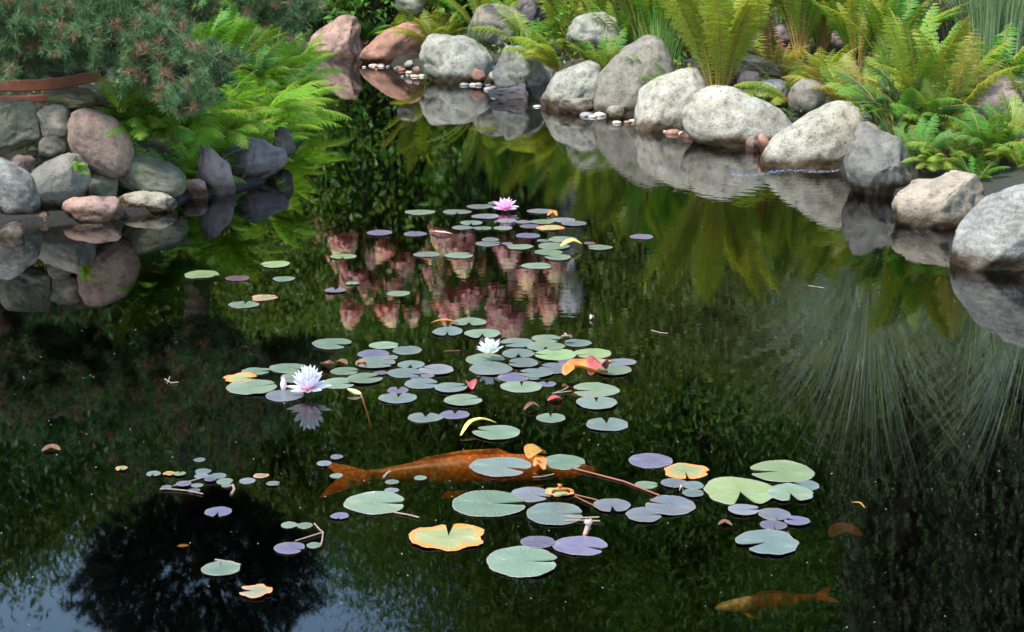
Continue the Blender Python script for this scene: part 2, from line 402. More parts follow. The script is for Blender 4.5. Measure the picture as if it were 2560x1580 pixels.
rock(293, 436, 478, 531, 'white', 'flat white-streaked stone at the waterline with pointed ends', sharp=.5, cuts=6, depth=.6, power=1.8)
rock(494, 586, 362, 486, 'lilac', 'steep purplish pink angular stone touching the water', sharp=.9, cuts=8, depth=.7, tilt=14, power=2.0)
rock(460, 518, 446, 496, 'pink', 'small pink wedge of stone left of the steep purplish stone', sharp=.8)
rock(540, 716, 342, 458, 'purple', 'big purple-grey boulder with a pale lower half at the end of the left wall', sharp=.55, cuts=6, depth=.8, tilt=-6, power=2.8)
rock(684, 730, 316, 400, 'purple', 'dark stone half hidden by ferns behind the purple-grey boulder', D=10.6, water=False)
rock(-4, 60, 556, 592, 'banded', 'small dark wet stone in the bottom left corner of the wall', sharp=.7)
rock(84, 124, 530, 556, 'pink', 'tiny wet brown stone left of the low pink stone', sharp=.6)
rock(270, 300, 487, 512, 'tan', 'tiny pale stone between the pink stone and the white-streaked stone', D=8.95, water=False)
rock(72, 164, 96, 160, 'tan', 'tan orange stone showing behind the pine at top left', D=10.2, water=False, sharp=.7)
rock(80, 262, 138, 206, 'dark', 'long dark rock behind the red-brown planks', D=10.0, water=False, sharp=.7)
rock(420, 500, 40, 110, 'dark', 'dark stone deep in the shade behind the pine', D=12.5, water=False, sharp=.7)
rock(420, 490, 318, 352, 'tan', 'pale stone half buried under the left ferns', D=9.7, water=False, sharp=.4)
# far end and right bank
rock(778, 905, 36, 146, 'pink', 'pale pinkish boulder at the far left end of the water', sharp=.5, tilt=-5)
rock(790, 950, -14, 60, 'white', 'sunlit cream boulder behind the pale pinkish one', D=20.6, water=False, sharp=.3)
rock(905, 1076, 52, 160, 'salmon', 'salmon pink boulder sloping down to the left', sharp=.9, cuts=7, tilt=-16, depth=.8)
rock(990, 1070, -14, 40, 'granite', 'pale grey rock behind the salmon boulder', D=18.8, water=False)
rock(1054, 1240, 84, 206, 'granite', 'domed light grey boulder with grass blades in front of it', sharp=.22, cuts=4, tilt=4)
rock(1170, 1310, 6, 130, 'warmgrey', 'brownish grey boulder behind the domed grey one', D=17.4, water=False, sharp=.4)
rock(1278, 1370, -10, 90, 'purple', 'violet grey boulder behind the yellow-green fern frond', D=17.6, water=False, sharp=.4)
rock(1236, 1390, 112, 236, 'granite', 'low grey boulder under the overhanging fern frond', sharp=.8, tilt=10, cuts=8)
rock(1222, 1330, 206, 250, 'purple', 'dark wet ledge stone with pale crust at the waterline', sharp=.8)
rock(1222, 1256, 174, 210, 'white', 'small bright white stone beside the domed boulder', D=W(0, 218).y + .2, water=False, sharp=.5)
rock(1180, 1216, 170, 212, 'salmon', 'thin orange leaning slab beside the small white stone', D=W(0, 214).y + .1, water=False, sharp=.9, tilt=20, power=3)
rock(1366, 1510, 152, 272, 'granite', 'squat grey boulder left of the tall tan-grey one', sharp=.4, tilt=-8)
rock(1400, 1486, 244, 284, 'tan', 'honey-coloured wet ledge at the foot of the squat grey boulder', sharp=.6)
rock(1352, 1402, 216, 266, 'lilac', 'small triangular pinkish stone at the waterline', sharp=.9, cuts=8, power=1.7)
rock(1420, 1570, 30, 130, 'granite', 'grey rock behind the brown fern stems', D=15.2, water=False, sharp=.4)
rock(1490, 1684, 88, 286, 'warmgrey', 'tallest rounded tan-grey boulder of the right bank', sharp=.3, tilt=-14, lump=.08, depth=.8)
rock(1516, 1560, 264, 296, 'white', 'cream coloured pebble standing in the shallow water', sharp=.5)
rock(1484, 1510, 257, 284, 'white', 'thin white flake of stone left of the cream pebble', sharp=.9)
rock(1588, 1772, 166, 326, 'white', 'whitish domed boulder with ochre veins', sharp=.22, cuts=4, tilt=-12, lump=.1)
rock(1686, 1722, 300, 328, 'white', 'small white stone at the waterline between two white boulders', sharp=.6)
rock(1700, 1746, 326, 344, 'salmon', 'small flat red stone lapped by the water', sharp=.6)
rock(1716, 1990, 214, 366, 'white', 'wide speckled white granite boulder under the big yellow fern', sharp=.22, cuts=4, tilt=14, lump=.1, depth=.65)
rock(1866, 1906, 338, 376, 'pink', 'small cream stone between the two speckled granite boulders', sharp=.6)
rock(1896, 1932, 334, 384, 'salmon', 'small orange stone between the two speckled granite boulders', sharp=.8, tilt=15)
rock(1914, 2162, 250, 420, 'white', 'large speckled granite boulder with a fern frond lying over it', sharp=.22, cuts=4, tilt=-16, lump=.1, depth=.65)
rock(2120, 2300, 306, 486, 'grey', 'dark grey leaning boulder under the dark green fern', sharp=.55, cuts=6, tilt=8)
rock(2136, 2208, 280, 330, 'granite', 'pale smooth stone on top of the dark leaning boulder', D=11.0, water=False)
rock(2236, 2474, 432, 566, 'tan', 'tan boulder with orange stains right of the hanging frond', sharp=.55, cuts=7, tilt=4, depth=.7)
rock(2392, 2690, 430, 676, 'banded', 'huge grey banded boulder cut by the right edge', sharp=.45, cuts=6, tilt=-16, depth=.8)
rock(2384, 2650, 188, 385, 'lilac', 'big angular lilac-grey boulder behind the small fern on the right', D=10.1, water=False, sharp=.9, cuts=8, depth=.7)
rock(2500, 2640, 188, 300, 'tan', 'brown rock behind the lilac boulder at the right edge', D=11.4, water=False, sharp=.7)
rock(2520, 2640, 280, 420, 'lilac', 'pinkish rock at the right edge above the banded boulder', D=9.6, water=False, sharp=.7)
rock(1808, 1862, 158, 222, 'rose', 'small dark red-brown stone at the foot of the big yellow fern', D=12.6, water=False, sharp=.5)
rock(1842, 1902, 176, 224, 'pink', 'round pinkish cobble behind the wide white boulder', D=12.45, water=False, sharp=.1)
rock(1846, 1960, 136, 196, 'tan', 'cream slab tilted behind the round cobble', D=12.9, water=False, sharp=.9, power=3.5, tilt=14)
rock(1886, 1970, 198, 250, 'granite', 'pale stone half under the small ferns behind the wide boulder', D=12.3, water=False)
rock(1972, 2060, 196, 286, 'warmgrey', 'egg-shaped olive-tan stone standing behind two granite boulders', D=11.9, water=False, sharp=.1)
rock(1850, 1905, 86, 142, 'dark', 'dark pointed stone right of the big yellow fern', D=13.4, water=False, sharp=.9)
rock(1915, 2000, 56, 112, 'lilac', 'purplish rock among the ferns at the top right', D=14.0, water=False, sharp=.5)
rock(2080, 2150, 70, 120, 'lilac', 'pinkish rock behind the fern thicket at the top right', D=13.6, water=False, sharp=.5)
rock(2150, 2212, 242, 292, 'tan', 'small tan stone among the fern stalks behind the pale smooth stone', D=11.5, water=False)
rock(1010, 1034, 150, 176, 'white', 'small white stone at the foot of the salmon boulder', D=W(0, 180).y, water=False)
rock(1028, 1056, 166, 190, 'pink', 'little pinkish stone left of the domed grey boulder', sharp=.5)
rock(2720, 2980, 540, 745, 'granite', 'grey boulder just beyond the right edge of the picture', sharp=.4, tilt=8)
rock(3000, 3330, 640, 850, 'tan', 'tan boulder further along the bank beyond the right edge', sharp=.5, tilt=-8)
rock(3420, 3760, 780, 960, 'white', 'pale boulder at the near end of the bank beyond the right edge', sharp=.4)
rock(-340, -60, 420, 590, 'grey', 'grey boulder just beyond the left edge of the picture', sharp=.3)
rock(-640, -380, 480, 640, 'rose', 'brown boulder further along the bank beyond the left edge', sharp=.4)
# shingle along the foot of the boulders
VV, FF, TT, o_ = [], [], [], 0
peb = [plainmat('pebble_%s' % k, c, .5, .4, .3, 30) for k, c in (('cream', (.5, .42, .33)), ('rust', (.28, .13, .08)), ('grey', (.22, .2, .18)))]
spots = [(960, 166, 60, 6, 9), (1040, 190, 30, 4, 7), (1200, 212, 40, 4, 8), (1260, 228, 60, 6, 8), (1400, 268, 50, 5, 9), (1500, 290, 60, 5, 10), (1600, 305, 60, 5, 9), (1700, 332, 60, 5, 8), (1860, 366, 80, 5, 8), (1010, 172, 40, 8, 10)]
for cx, cy, sx_, sy_, nn in spots:
    for _ in range(nn):
        p_ = W(cx + rnd.gauss(0, sx_ / 2), cy + rnd.gauss(0, sy_ / 2)); s_ = rnd.uniform(.02, .06)
        k_ = peb[rnd.randrange(3)]
        me = rockmesh('pebble', s_, s_ * rnd.uniform(.6, .9), s_ * rnd.uniform(.25, .5), rnd.randrange(9999), k_, .4, .15, 4, 2)
        FF.append((p_, me))
FF.sort(key=lambda t: t[0].x)
for i_, (p_, me) in enumerate(FF):
    o = link('pebble', me, loc=(p_.x, p_.y, .005)); o.rotation_euler = (0, 0, rnd.uniform(0, 6))
    tag(o, 'wet pebble lying at the waterline along the foot of the right bank boulders', 'pebble', 'pebbles at the foot of the right bank boulders')

# ---------------------------------------------------------------- ferns
def frondmesh(name, mat, L=1.0, a0=15, a1=80, width=.13, n_=26, shape='lance', bip=True, seed=0, droop=.25, stalk=.16, tintbase=.5, stemmat=None, brown=0.0):
    r = np.random.default_rng(seed)
    seg = 24; ang = np.radians(a0 + (a1 - a0) * np.linspace(0, 1, seg + 1) ** 1.3)
    dx = np.sin(ang) * L / seg; dz = np.cos(ang) * L / seg
    px = np.concatenate([[0], np.cumsum(dx[:-1])]); pz = np.concatenate([[0], np.cumsum(dz[:-1])])
    side = np.cumsum(r.normal(0, .002, seg + 1)) * L
    t = stalk + (1 - stalk) * (np.arange(n_) + .5) / n_
    X = np.interp(t * seg, np.arange(seg + 1), px); Z = np.interp(t * seg, np.arange(seg + 1), pz); Yy = np.interp(t * seg, np.arange(seg + 1), side)
    A = np.interp(t * seg, np.arange(seg + 1), ang)
    u = (t - stalk) / (1 - stalk)
    if shape == 'lance': prof = np.sin(np.pi * np.clip(u * .86 + .12, 0, 1)) ** .8
    elif shape == 'ostrich': prof = np.clip(u * 1.7 + .12, 0, 1) * np.clip((1.04 - u) * 3.2, 0, 1) ** .7
    else: prof = np.clip((1.02 - u) * 1.25, 0, 1) ** .8 * np.clip(u * 8 + .55, 0, 1)
    T = np.stack([np.sin(A), 0 * A, np.cos(A)], 1); Nn = np.stack([-np.cos(A), 0 * A, np.sin(A)], 1)
    P = np.stack([X, Yy, Z], 1)
    allP, allD, allN, allL, allW = [], [], [], [], []
    for sgn in (-1, 1):
        D = unit(T * .42 + np.array([0, sgn, 0]) * 1.0 - Nn * droop * r.uniform(.4, 1.4, (n_, 1)) + r.normal(0, .07, (n_, 3)))
        Lp = width * L * prof * r.uniform(.88, 1.1, n_)
        if not bip:
            allP.append(P); allD.append(D); allN.append(Nn); allL.append(Lp); allW.append(np.maximum(.6 * L / n_, Lp * .13)); continue
        m_ = 8
        Sd = unit(np.cross(D, Nn))
        for k in range(m_):
            f = (k + .6) / m_
            base = P + D * (Lp * f)[:, None] - Nn * (Lp * f * f * .25)[:, None]
            pl = np.minimum(.50 * L / n_, Lp * .26) * (1 - f) ** .6 + .0015 * L
            for s2 in (-1, 1):
                allP.append(base); allD.append(unit(Sd * s2 + D * .75)); allN.append(Nn); allL.append(pl * 1.15); allW.append(Lp / m_ * 1.25)
        allP.append(P + D * (Lp * .93)[:, None] - Nn * (Lp * .22)[:, None]); allD.append(D); allN.append(Nn); allL.append(Lp * .12); allW.append(Lp * .06)
        # pinna midrib
        allP.append(P); allD.append(D - Nn * .1); allN.append(Nn); allL.append(Lp); allW.append(np.full(n_, .004 * L))
    P_ = np.concatenate(allP); V, F = leaves(P_, np.concatenate(allD), np.concatenate(allN), np.concatenate(allL), np.concatenate(allW))
    tint = np.repeat(np.clip(tintbase + r.normal(0, .12, len(P_)), 0, .84), 2)
    if brown > 0: tint[r.random(len(tint)) < brown] = .99
    pts = [(px[i], side[i], pz[i]) for i in range(seg + 1)]; rad = [.0075 * L * (1 - .85 * i / seg) + .0006 for i in range(seg + 1)]
    Vt, Ft = tubes([(pts, rad)], 4)
    F3 = np.concatenate([Ft[:, [0, 1, 2]], Ft[:, [0, 2, 3]]]) + len(V)
    V = np.concatenate([V, Vt]); nf = len(F); F = np.concatenate([F, F3])
    tint = np.concatenate([tint, np.full(len(F3), .5)])
    midx = np.concatenate([np.zeros(nf), np.ones(len(F3))])
    return npmesh(name, V, F, [mat, stemmat or M['brownstem']], tint=tint, midx=midx)
MF = {
 'green': leafmat('fern_green', (.04, .14, .012), (.10, .26, .022), (.25, .2, .05), .4),
 'bright': leafmat('fern_bright', (.11, .28, .018), (.24, .43, .035), (.35, .3, .06), .45),
 'yellow': leafmat('fern_yellow_green', (.17, .25, .025), (.33, .37, .045), (.30, .16, .05), .45),
 'lime': leafmat('fern_lime', (.09, .18, .018), (.23, .31, .035), (.30, .2, .05), .4),
 'gold': leafmat('fern_golden', (.24, .23, .05), (.42, .35, .09), (.25, .10, .04), .4),
 'dark': leafmat('fern_dark_green', (.012, .055, .018), (.032, .11, .03), (.2, .18, .05), .25, rough=.4),
 'rust': leafmat('fern_rusty', (.18, .07, .03), (.26, .12, .05), (.12, .05, .03), .3)}
KIND = {
 'lady': dict(shape='lance', width=.17, n_=21, bip=True, droop=.35), 'ostrich': dict(shape='ostrich', width=.10, n_=27, bip=True, droop=.15, stalk=.22),
 'sword': dict(shape='sword', width=.11, n_=26, bip=False, droop=.25), 'shield': dict(shape='tri', width=.22, n_=15, bip=True)}
_fc = {}
def fr_mesh(kind, colr, a1i, v):
    key = (kind, colr, a1i, v)
    if key not in _fc:
        a0, a1 = [(4, 34), (14, 70), (30, 105), (48, 118)][a1i]
        _fc[key] = frondmesh('frond', MF[colr], a0=a0, a1=a1 + v * 8, seed=hash((len(_fc), 5)) % 9999, tintbase=.35 + .2 * (v % 3), brown=.03, **KIND[kind])
    return _fc[key]
FERNLOG = []
def fern(loc, kind, cols, label, n_=14, L=(.5, .7), arch=(1, 2), group=None, az=None, tilt=(0, 0), cat='fern', name='fern', raw=False):
    if group and 'right' in group and 'row' not in group and L[1] < 1.3 and not raw: L = (L[0] * .78, L[1] * .82); n_ = int(n_ * 1.35)
    e = empty(name, loc, label, cat, group)
    e.rotation_euler = (tilt[0], tilt[1], 0)
    for i in range(n_):
        me = fr_mesh(kind, rnd.choice(cols), rnd.choice(arch), rnd.randrange(2))
        o = link('frond', me, e)
        a = (2 * math.pi * (i + rnd.uniform(-.35, .35)) / n_) if az is None else rnd.uniform(*az)
        s = rnd.uniform(*L); o.scale = (s, s, s)
        o.rotation_euler = (rnd.uniform(-.15, .15), rnd.uniform(-.12, .15), a)
        o.location = (math.cos(a) * .02, math.sin(a) * .02, 0)
    return e
def fp(px, D, dz=0):   # ground spot below picture column px at distance D
    x = WD(px, 400, D).x; return (x, D, hgt(x, D) - .02 + dz)
# --- left bank
RG = 'lacy green ferns on the left bank'
LB = [(330, 9.35, 'lady', ['green'], 9, (.32, .45)), (430, 9.5, 'lady', ['green', 'bright'], 13, (.35, .5)), (515, 9.75, 'lady', ['bright', 'green'], 14, (.4, .55)),
      (590, 10.25, 'lady', ['bright', 'green'], 15, (.45, .62)), (655, 10.7, 'lady', ['bright'], 15, (.45, .65)), (560, 10.9, 'lady', ['green'], 14, (.5, .7)),
      (690, 11.6, 'lady', ['bright'], 16, (.5, .75)), (620, 11.9, 'lady', ['bright', 'green'], 15, (.55, .75)), (715, 12.6, 'lady', ['bright'], 16, (.55, .8)),
      (655, 13.2, 'lady', ['bright', 'green'], 15, (.55, .8)), (735, 13.9, 'lady', ['bright'], 15, (.5, .75)), (600, 13.0, 'ostrich', ['green'], 14, (.8, 1.0)),
      (700, 14.8, 'lady', ['bright'], 14, (.55, .75)), (765, 15.6, 'lady', ['bright'], 14, (.5, .7)), (520, 12.0, 'ostrich', ['green'], 12, (.8, 1.0)),
      (640, 15.0, 'ostrich', ['green'], 12, (.8, 1.1)), (420, 10.6, 'lady', ['dark', 'green'], 12, (.45, .6)), (350, 10.2, 'lady', ['dark', 'green'], 12, (.4, .6)),
      (770, 17.2, 'lady', ['bright'], 12, (.45, .65)), (720, 17.0, 'ostrich', ['green'], 12, (.7, .9)), (480, 10.3, 'lady', ['green'], 12, (.4, .6))]
lbl = ['short green fern just right of the pinkish oval boulder', 'green fern spilling over the olive-grey boulder', 'bright fern drooping between the olive boulder and purplish stone',
       'bright fern drooping over the top of the purple-grey boulder', 'yellow-green fern leaning to the water beyond the purple-grey boulder', 'green fern in the shade behind the purple-grey boulder',
       'bright fern overhanging the water, second beyond the purple-grey boulder', 'mid-green fern filling the middle of the left bank thicket', 'bright fern overhanging the water halfway along the left bank',
       'green fern behind the overhanging ferns halfway along the left bank', 'bright fern at the widest bulge of the left bank thicket', 'tall upright green fern behind the left bank thicket',
       'bright fern low on the left bank past its widest bulge', 'bright fern at the water near the far end of the left bank', 'tall upright green fern nearest the pine',
       'tall upright green fern at the back of the left thicket', 'dark green fern in deep shade under the pine', 'dark green fern in shade behind the oval boulder',
       'last bright fern before the pale pinkish boulder', 'upright green fern at the far end behind the left thicket', 'green fern between the pine and the purplish stone']
for px, D, py, cs, nn, L, az, lb in [(345, 9.25, 335, ['bright', 'green'], 18, (.36, .5), (-2.6, .6), 'green fern draped from the oval boulder over the olive-grey boulder'), (440, 9.4, 345, ['bright', 'green'], 20, (.36, .54), (-2.7, .1), 'green fern hanging down over the right end of the olive-grey boulder'),
      (560, 9.9, 335, ['bright'], 20, (.36, .5), (-2.8, .2), 'bright fern hanging over the top of the purple-grey boulder'), (660, 10.6, 300, ['bright'], 18, (.36, .52), (-2.6, .5), 'bright fern hanging to the water behind the purple-grey boulder'), (300, 9.3, 290, ['bright', 'green'], 8, (.2, .3), (-2.2, .9), 'small upright fern behind the oval boulder')]:
    fern(WD(px, py, D)[:], 'lady', cs, lb, nn, L, (1, 2, 2, 3), RG, az=az, tilt=(.3, 0))
for (px, D, kd, cs, nn, L), lb in zip(LB, lbl):
    fern(fp(px - 22, D), kd, cs, lb, int(nn * 1.6), (L[0] * (.8 if D < 10.5 else .92), L[1] * (.8 if D < 10.5 else .92)), (1, 2, 2, 3) if kd == 'lady' else (0, 1), RG)
fern((WD(206, 470, 8.75).x, 8.66, WD(206, 480, 8.66).z + .1), 'lady', ['bright'], 'tiny fern sprouting above the low pink stone', 4, (.13, .2), (2, 3), RG, az=(-2.4, -.6))
fern((WD(295, 270, 8.9).x, 8.95, WD(295, 280, 8.95).z), 'lady', ['bright', 'green'], 'small fern beside the top of the oval boulder', 8, (.2, .3), (1, 2), RG, az=(-2.2, .6))
# --- right bank
RB = 'ferns along the right bank'
fern(fp(1790, 12.45), 'ostrich', ['yellow'], 'big yellow-green shuttlecock fern standing behind the whitish domed boulder', 30, (.95, 1.4), (0,), RB)
fern(fp(1755, 12.35), 'lady', ['lime', 'yellow'], 'low bright fern at the foot of the big yellow fern', 9, (.28, .42), (2, 3), RB)
fern(fp(1508, 14.3, .02), 'lady', ['lime', 'green'], 'fern with dark red-brown stalks left of the tall tan-grey boulder', 13, (.5, .8), (0, 1, 1), RB)
fern(fp(1400, 14.7, .12), 'lady', ['yellow', 'lime'], 'yellow-green fern reaching left over the low grey boulder', 9, (.6, .85), (2, 2, 1), RB, az=(2.4, 4.2))
fern(fp(1620, 13.6), 'lady', ['green', 'lime'], 'green fern tucked behind the tallest tan-grey boulder', 13, (.45, .65), (1, 2), RB)
fern(fp(1690, 13.2), 'lady', ['green'], 'green fern behind the whitish domed boulder', 12, (.4, .6), (1, 2), RB)
fern(fp(1950, 12.4), 'lady', ['lime', 'yellow'], 'light green fern draped over the pale stone', 14, (.4, .6), (1, 2, 3), RB)
fern(fp(1930, 13.0), 'lady', ['gold', 'yellow', 'rust'], 'golden fern with rusty tips right of the big yellow fern', 14, (.5, .8), (0, 1), RB)
fern(fp(2040, 12.6), 'shield', ['lime', 'yellow', 'gold'], 'mixed green and golden fern above the egg-shaped stone', 14, (.45, .7), (1, 2), RB)
fern(fp(2100, 11.9), 'lady', ['lime', 'gold'], 'arching fern behind the large granite boulder', 14, (.45, .7), (1, 2), RB)
fern(fp(2130, 12.8), 'ostrich', ['yellow', 'green'], 'tall olive fern in the thicket behind the granite boulders', 14, (.8, 1.05), (0, 1), RB)
fern(fp(2180, 11.4), 'shield', ['lime', 'green'], 'bright fern with brown stalks above the pale smooth stone', 13, (.4, .6), (1, 2), RB)
fern(fp(2300, 10.75), 'lady', ['yellow', 'gold', 'green'], 'tall yellow fern rising from the dark green fern', 26, (.6, .85), (0, 0, 1, 2), RB)
fern(fp(2390, 10.5), 'lady', ['lime', 'yellow', 'green'], 'yellow-green fern leaning over the lilac boulder', 18, (.45, .62), (1, 1, 2), RB)
fern(WD(2335, 420, 9.45)[:], 'lady', ['lime'], 'light green fern hanging down to the tan boulder', 9, (.28, .38), (2, 3, 3), RB, az=(-2.6, -.6))
fern(fp(2488, 9.4, .02), 'lady', ['green', 'lime'], 'small lacy fern standing in front of the lilac boulder', 18, (.28, .45), (0, 1, 1), RB)
fern(fp(2400, 9.75), 'lady', ['green', 'lime'], 'green fern between the tan boulder and the lilac boulder', 11, (.35, .5), (1, 2), RB)
fern(fp(2210, 12.6), 'ostrich', ['green', 'yellow'], 'tall green fern behind the tall yellow one', 14, (.8, 1.1), (0, 1), RB)
fern(fp(2040, 14.2), 'ostrich', ['yellow', 'gold'], 'feathery yellow fern at the top edge behind the thicket', 14, (.8, 1.0), (0, 1), RB)
fern(fp(2480, 11.6), 'lady', ['yellow', 'green'], 'pale fern behind the brown rock at the right edge', 14, (.6, .8), (1, 2), RB)
fern(fp(1980, 11.75, .16), 'lady', ['lime'], 'long light green frond lying over the speckled granite boulder', 3, (.55, .7), (3,), RB, az=(3.0, 3.6))
FB = 'ferns at the far bank'
fern(fp(915, 19.4), 'shield', ['dark', 'green'], 'dark leafy fern between the pinkish and salmon boulders', 16, (.45, .65), (1, 2), FB)
fern(fp(960, 20.2), 'lady', ['lime', 'green'], 'green fern behind the salmon boulder', 15, (.6, .9), (0, 1, 2), FB)
fern(fp(1090, 17.9), 'lady', ['yellow', 'lime'], 'yellow-green fern between the salmon and domed grey boulders', 16, (.5, .75), (1, 2), FB)
fern(fp(1120, 18.8), 'ostrich', ['yellow', 'green'], 'tall yellow-green fern behind the domed boulder', 16, (.9, 1.2), (0, 1), FB)
fern(fp(1210, 17.6), 'ostrich', ['lime', 'green'], 'green fern behind the brownish grey boulder', 14, (.7, 1.0), (0, 1), FB)
fern(fp(1330, 16.4), 'lady', ['lime', 'green'], 'green fern behind the violet grey boulder', 14, (.5, .8), (1, 2), FB)
fern(fp(1420, 16.2), 'lady', ['lime', 'yellow'], 'light fern behind the grey rock and brown stalks', 14, (.5, .8), (0, 1, 2), FB)
fern(fp(1480, 17.2), 'ostrich', ['green', 'yellow'], 'tall fern at the top edge above the brown stalks', 14, (.8, 1.1), (0, 1), FB)
fern(fp(1560, 15.2), 'lady', ['green', 'lime'], 'green fern above the tallest boulder', 14, (.5, .8), (0, 1), FB)
fern(fp(1650, 14.8), 'ostrich', ['green'], 'dark tall fern left of the big yellow fern', 14, (.8, 1.0), (0, 1), FB)
fern(fp(820, 21.2), 'lady', ['lime', 'yellow'], 'sunlit fern behind the cream boulder', 14, (.5, .8), (1, 2), FB)
fern(fp(1270, 19.2), 'lady', ['lime'], 'bright fern well behind the brownish grey boulder', 14, (.7, 1.0), (0, 1), FB)
fern(fp(1020, 18.9), 'lady', ['lime'], 'small bright fern behind the pale grey rock', 12, (.4, .6), (1, 2), FB)
for i, (px, D) in enumerate([(900, 21.4), (985, 19.9), (1060, 19.0), (1160, 19.4), (1250, 18.2), (1350, 17.9), (1440, 17.4)]):
    fern(fp(px, D), 'ostrich', ['lime', 'green', 'yellow'], 'tall feathery fern, %s from left of the far bank back row' % ['first', 'second', 'third', 'fourth', 'fifth', 'sixth', 'seventh'][i], 22, (.85, 1.25), (0, 0, 0, 1), 'tall feathery ferns in the far bank back row')
for px, py, D, kd, cs, nn, L, lb in [
    (2170, 262, 10.9, 'lady', ['lime', 'gold'], 13, (.28, .42), 'small yellow-green fern above the pale smooth stone'),
    (2235, 235, 10.7, 'lady', ['green', 'lime'], 14, (.3, .46), 'green fern high in the thicket left of the lilac boulder'),
    (2320, 245, 10.4, 'shield', ['yellow', 'lime'], 14, (.3, .46), 'yellow-green fern high in the thicket beside the lilac boulder'),
    (2195, 325, 10.3, 'lady', ['dark', 'green'], 15, (.26, .4), 'dark fern touching the top of the dark leaning boulder'),
    (2262, 320, 10.0, 'sword', ['dark', 'green'], 17, (.28, .42), 'dark green fern in the middle of the thicket above the waterline'),
    (2345, 320, 9.9, 'lady', ['green', 'lime'], 15, (.28, .42), 'green fern in front of the lower left side of the lilac boulder'),
    (2240, 395, 9.75, 'sword', ['dark'], 15, (.24, .36), 'dark fern drooping over the right side of the leaning boulder'),
    (2300, 405, 9.6, 'lady', ['green', 'dark'], 15, (.24, .36), 'green fern drooping into the gap left of the tan boulder'),
    (2375, 395, 9.55, 'lady', ['green', 'lime'], 15, (.22, .34), 'green fern just above the tan boulder'),
    (2455, 370, 9.4, 'shield', ['green'], 14, (.24, .36), 'dark lacy fern above the gap right of the tan boulder'),
    (2530, 350, 9.5, 'lady', ['green', 'lime'], 14, (.26, .38), 'lacy fern at the right edge below the lilac boulder')]:
    fern(WD(px, py, D)[:], kd, cs, lb, nn, L, (0, 1, 2, 2, 3), RB, tilt=(rnd.uniform(.25, .6), rnd.uniform(-.3, .3)), raw=True)
fern(WD(2290, 330, 10.15)[:], 'ostrich', ['yellow', 'lime', 'green'], 'upright yellow-green fern rising in the middle of the thicket, left of the lilac boulder', 20, (.55, .85), (0, 0, 1), RB, raw=True)
fern(WD(2370, 330, 10.0)[:], 'lady', ['yellow', 'gold', 'lime'], 'upright pale yellow fern touching the left side of the lilac boulder', 18, (.5, .75), (0, 0, 1), RB, raw=True)
fern(WD(2235, 350, 10.0)[:], 'ostrich', ['green', 'dark'], 'upright dark green fern behind the dark leaning boulder', 16, (.4, .62), (0, 1, 2), RB, raw=True)
for i, (x, y) in enumerate([(3.0, 8.6), (3.6, 7.4), (3.9, 6.1), (4.0, 8.8), (4.6, 7.0), (4.2, 4.8), (3.2, 10.0), (5.2, 9.4)]):
    fern((x, y, hgt(x, y) - .02), 'lady', ['lime', 'green'], 'green fern on the bank beyond the right edge, %s from the huge banded boulder' % ['first', 'third', 'fourth', 'fifth', 'sixth', 'seventh', 'second', 'eighth'][i], 14, (.4, .65), (0, 1, 2), 'ferns beyond the right edge', raw=True)
fern(fp(2560, 9.2), 'lady', ['green', 'lime'], 'green fern at the right edge between the lilac boulder and the huge banded one', 14, (.25, .4), (1, 2), RB)
fern(fp(2440, 9.15), 'lady', ['green'], 'low green fern just behind the tan boulder', 12, (.2, .32), (1, 2), RB)
# dark red stalk bundle
sp = fp(1506, 14.15)
pth = []
for i in range(26):
    a = rnd.uniform(0, 6.28); l_ = rnd.uniform(.2, .45); sprd = rnd.uniform(.1, .6)
    b0 = Vector(sp) + Vector((math.cos(a) * .03, math.sin(a) * .03, 0)); b1 = b0 + Vector((math.cos(a) * l_ * sprd, math.sin(a) * l_ * sprd, l_ * .9))
    pth.append(([b0[:], ((b0 + b1) / 2 + Vector((0, 0, .03)))[:], b1[:]], [.006, .005, .002]))
o = link('fern_stubble', tubemesh('fern_stubble', pth, M['stemred'])); tag(o, 'bundle of dead red-brown fern stalks left of the tall boulder', 'fern stalks')

# ---------------------------------------------------------------- grass / blades
def bladesmesh(name, mat, base, n_, L, lean, width, seed, spread=.1, power=1.2, seg=8, fan=None):
    r = np.random.default_rng(seed)
    az = (r.uniform(0, 2 * np.pi, n_) if n_ < 700 else r.choice(r.uniform(0, 2 * np.pi, 46), n_) + r.normal(0, .09, n_)) if fan is None else r.uniform(*fan, n_)
    Ls = r.uniform(*L, n_); le = r.uniform(*lean, n_)
    t = np.linspace(0, 1, seg + 1)
    an = le[:, None] * t ** power                    # angle from the vertical
    st = Ls[:, None] / seg
    hx = np.cumsum(np.concatenate([np.zeros((n_, 1)), np.sin(an[:, :-1]) * st], 1), 1)
    hz = np.cumsum(np.concatenate([np.zeros((n_, 1)), np.cos(an[:, :-1]) * st], 1), 1)
    rr = r.uniform(0, spread, n_)[:, None]
    C = np.stack([np.cos(az)[:, None] * (hx + rr), np.sin(az)[:, None] * (hx + rr), hz], -1)
    tw = az + np.pi / 2 + r.normal(0, .5, n_)
    Sd = np.stack([np.cos(tw), np.sin(tw), 0 * tw], -1)[:, None, :]
    wd = (width * (1 - t ** 2 * .95))[None, :, None] * r.uniform(.7, 1.2, n_)[:, None, None]
    V = np.stack([C - Sd * wd / 2, C + Sd * wd / 2], 2).reshape(n_, -1, 3)
    k = np.arange(seg) * 2
    F1 = np.stack([k, k + 1, k + 3, k + 2], 1)
    F = (F1[None] + (np.arange(n_) * (seg + 1) * 2)[:, None, None]).reshape(-1, 4)
    tint = np.repeat(r.uniform(0, .84, n_), seg)
    V = V.reshape(-1, 3) + np.array(base)
    return npmesh(name, V, F, [mat], smooth=True, tint=tint)
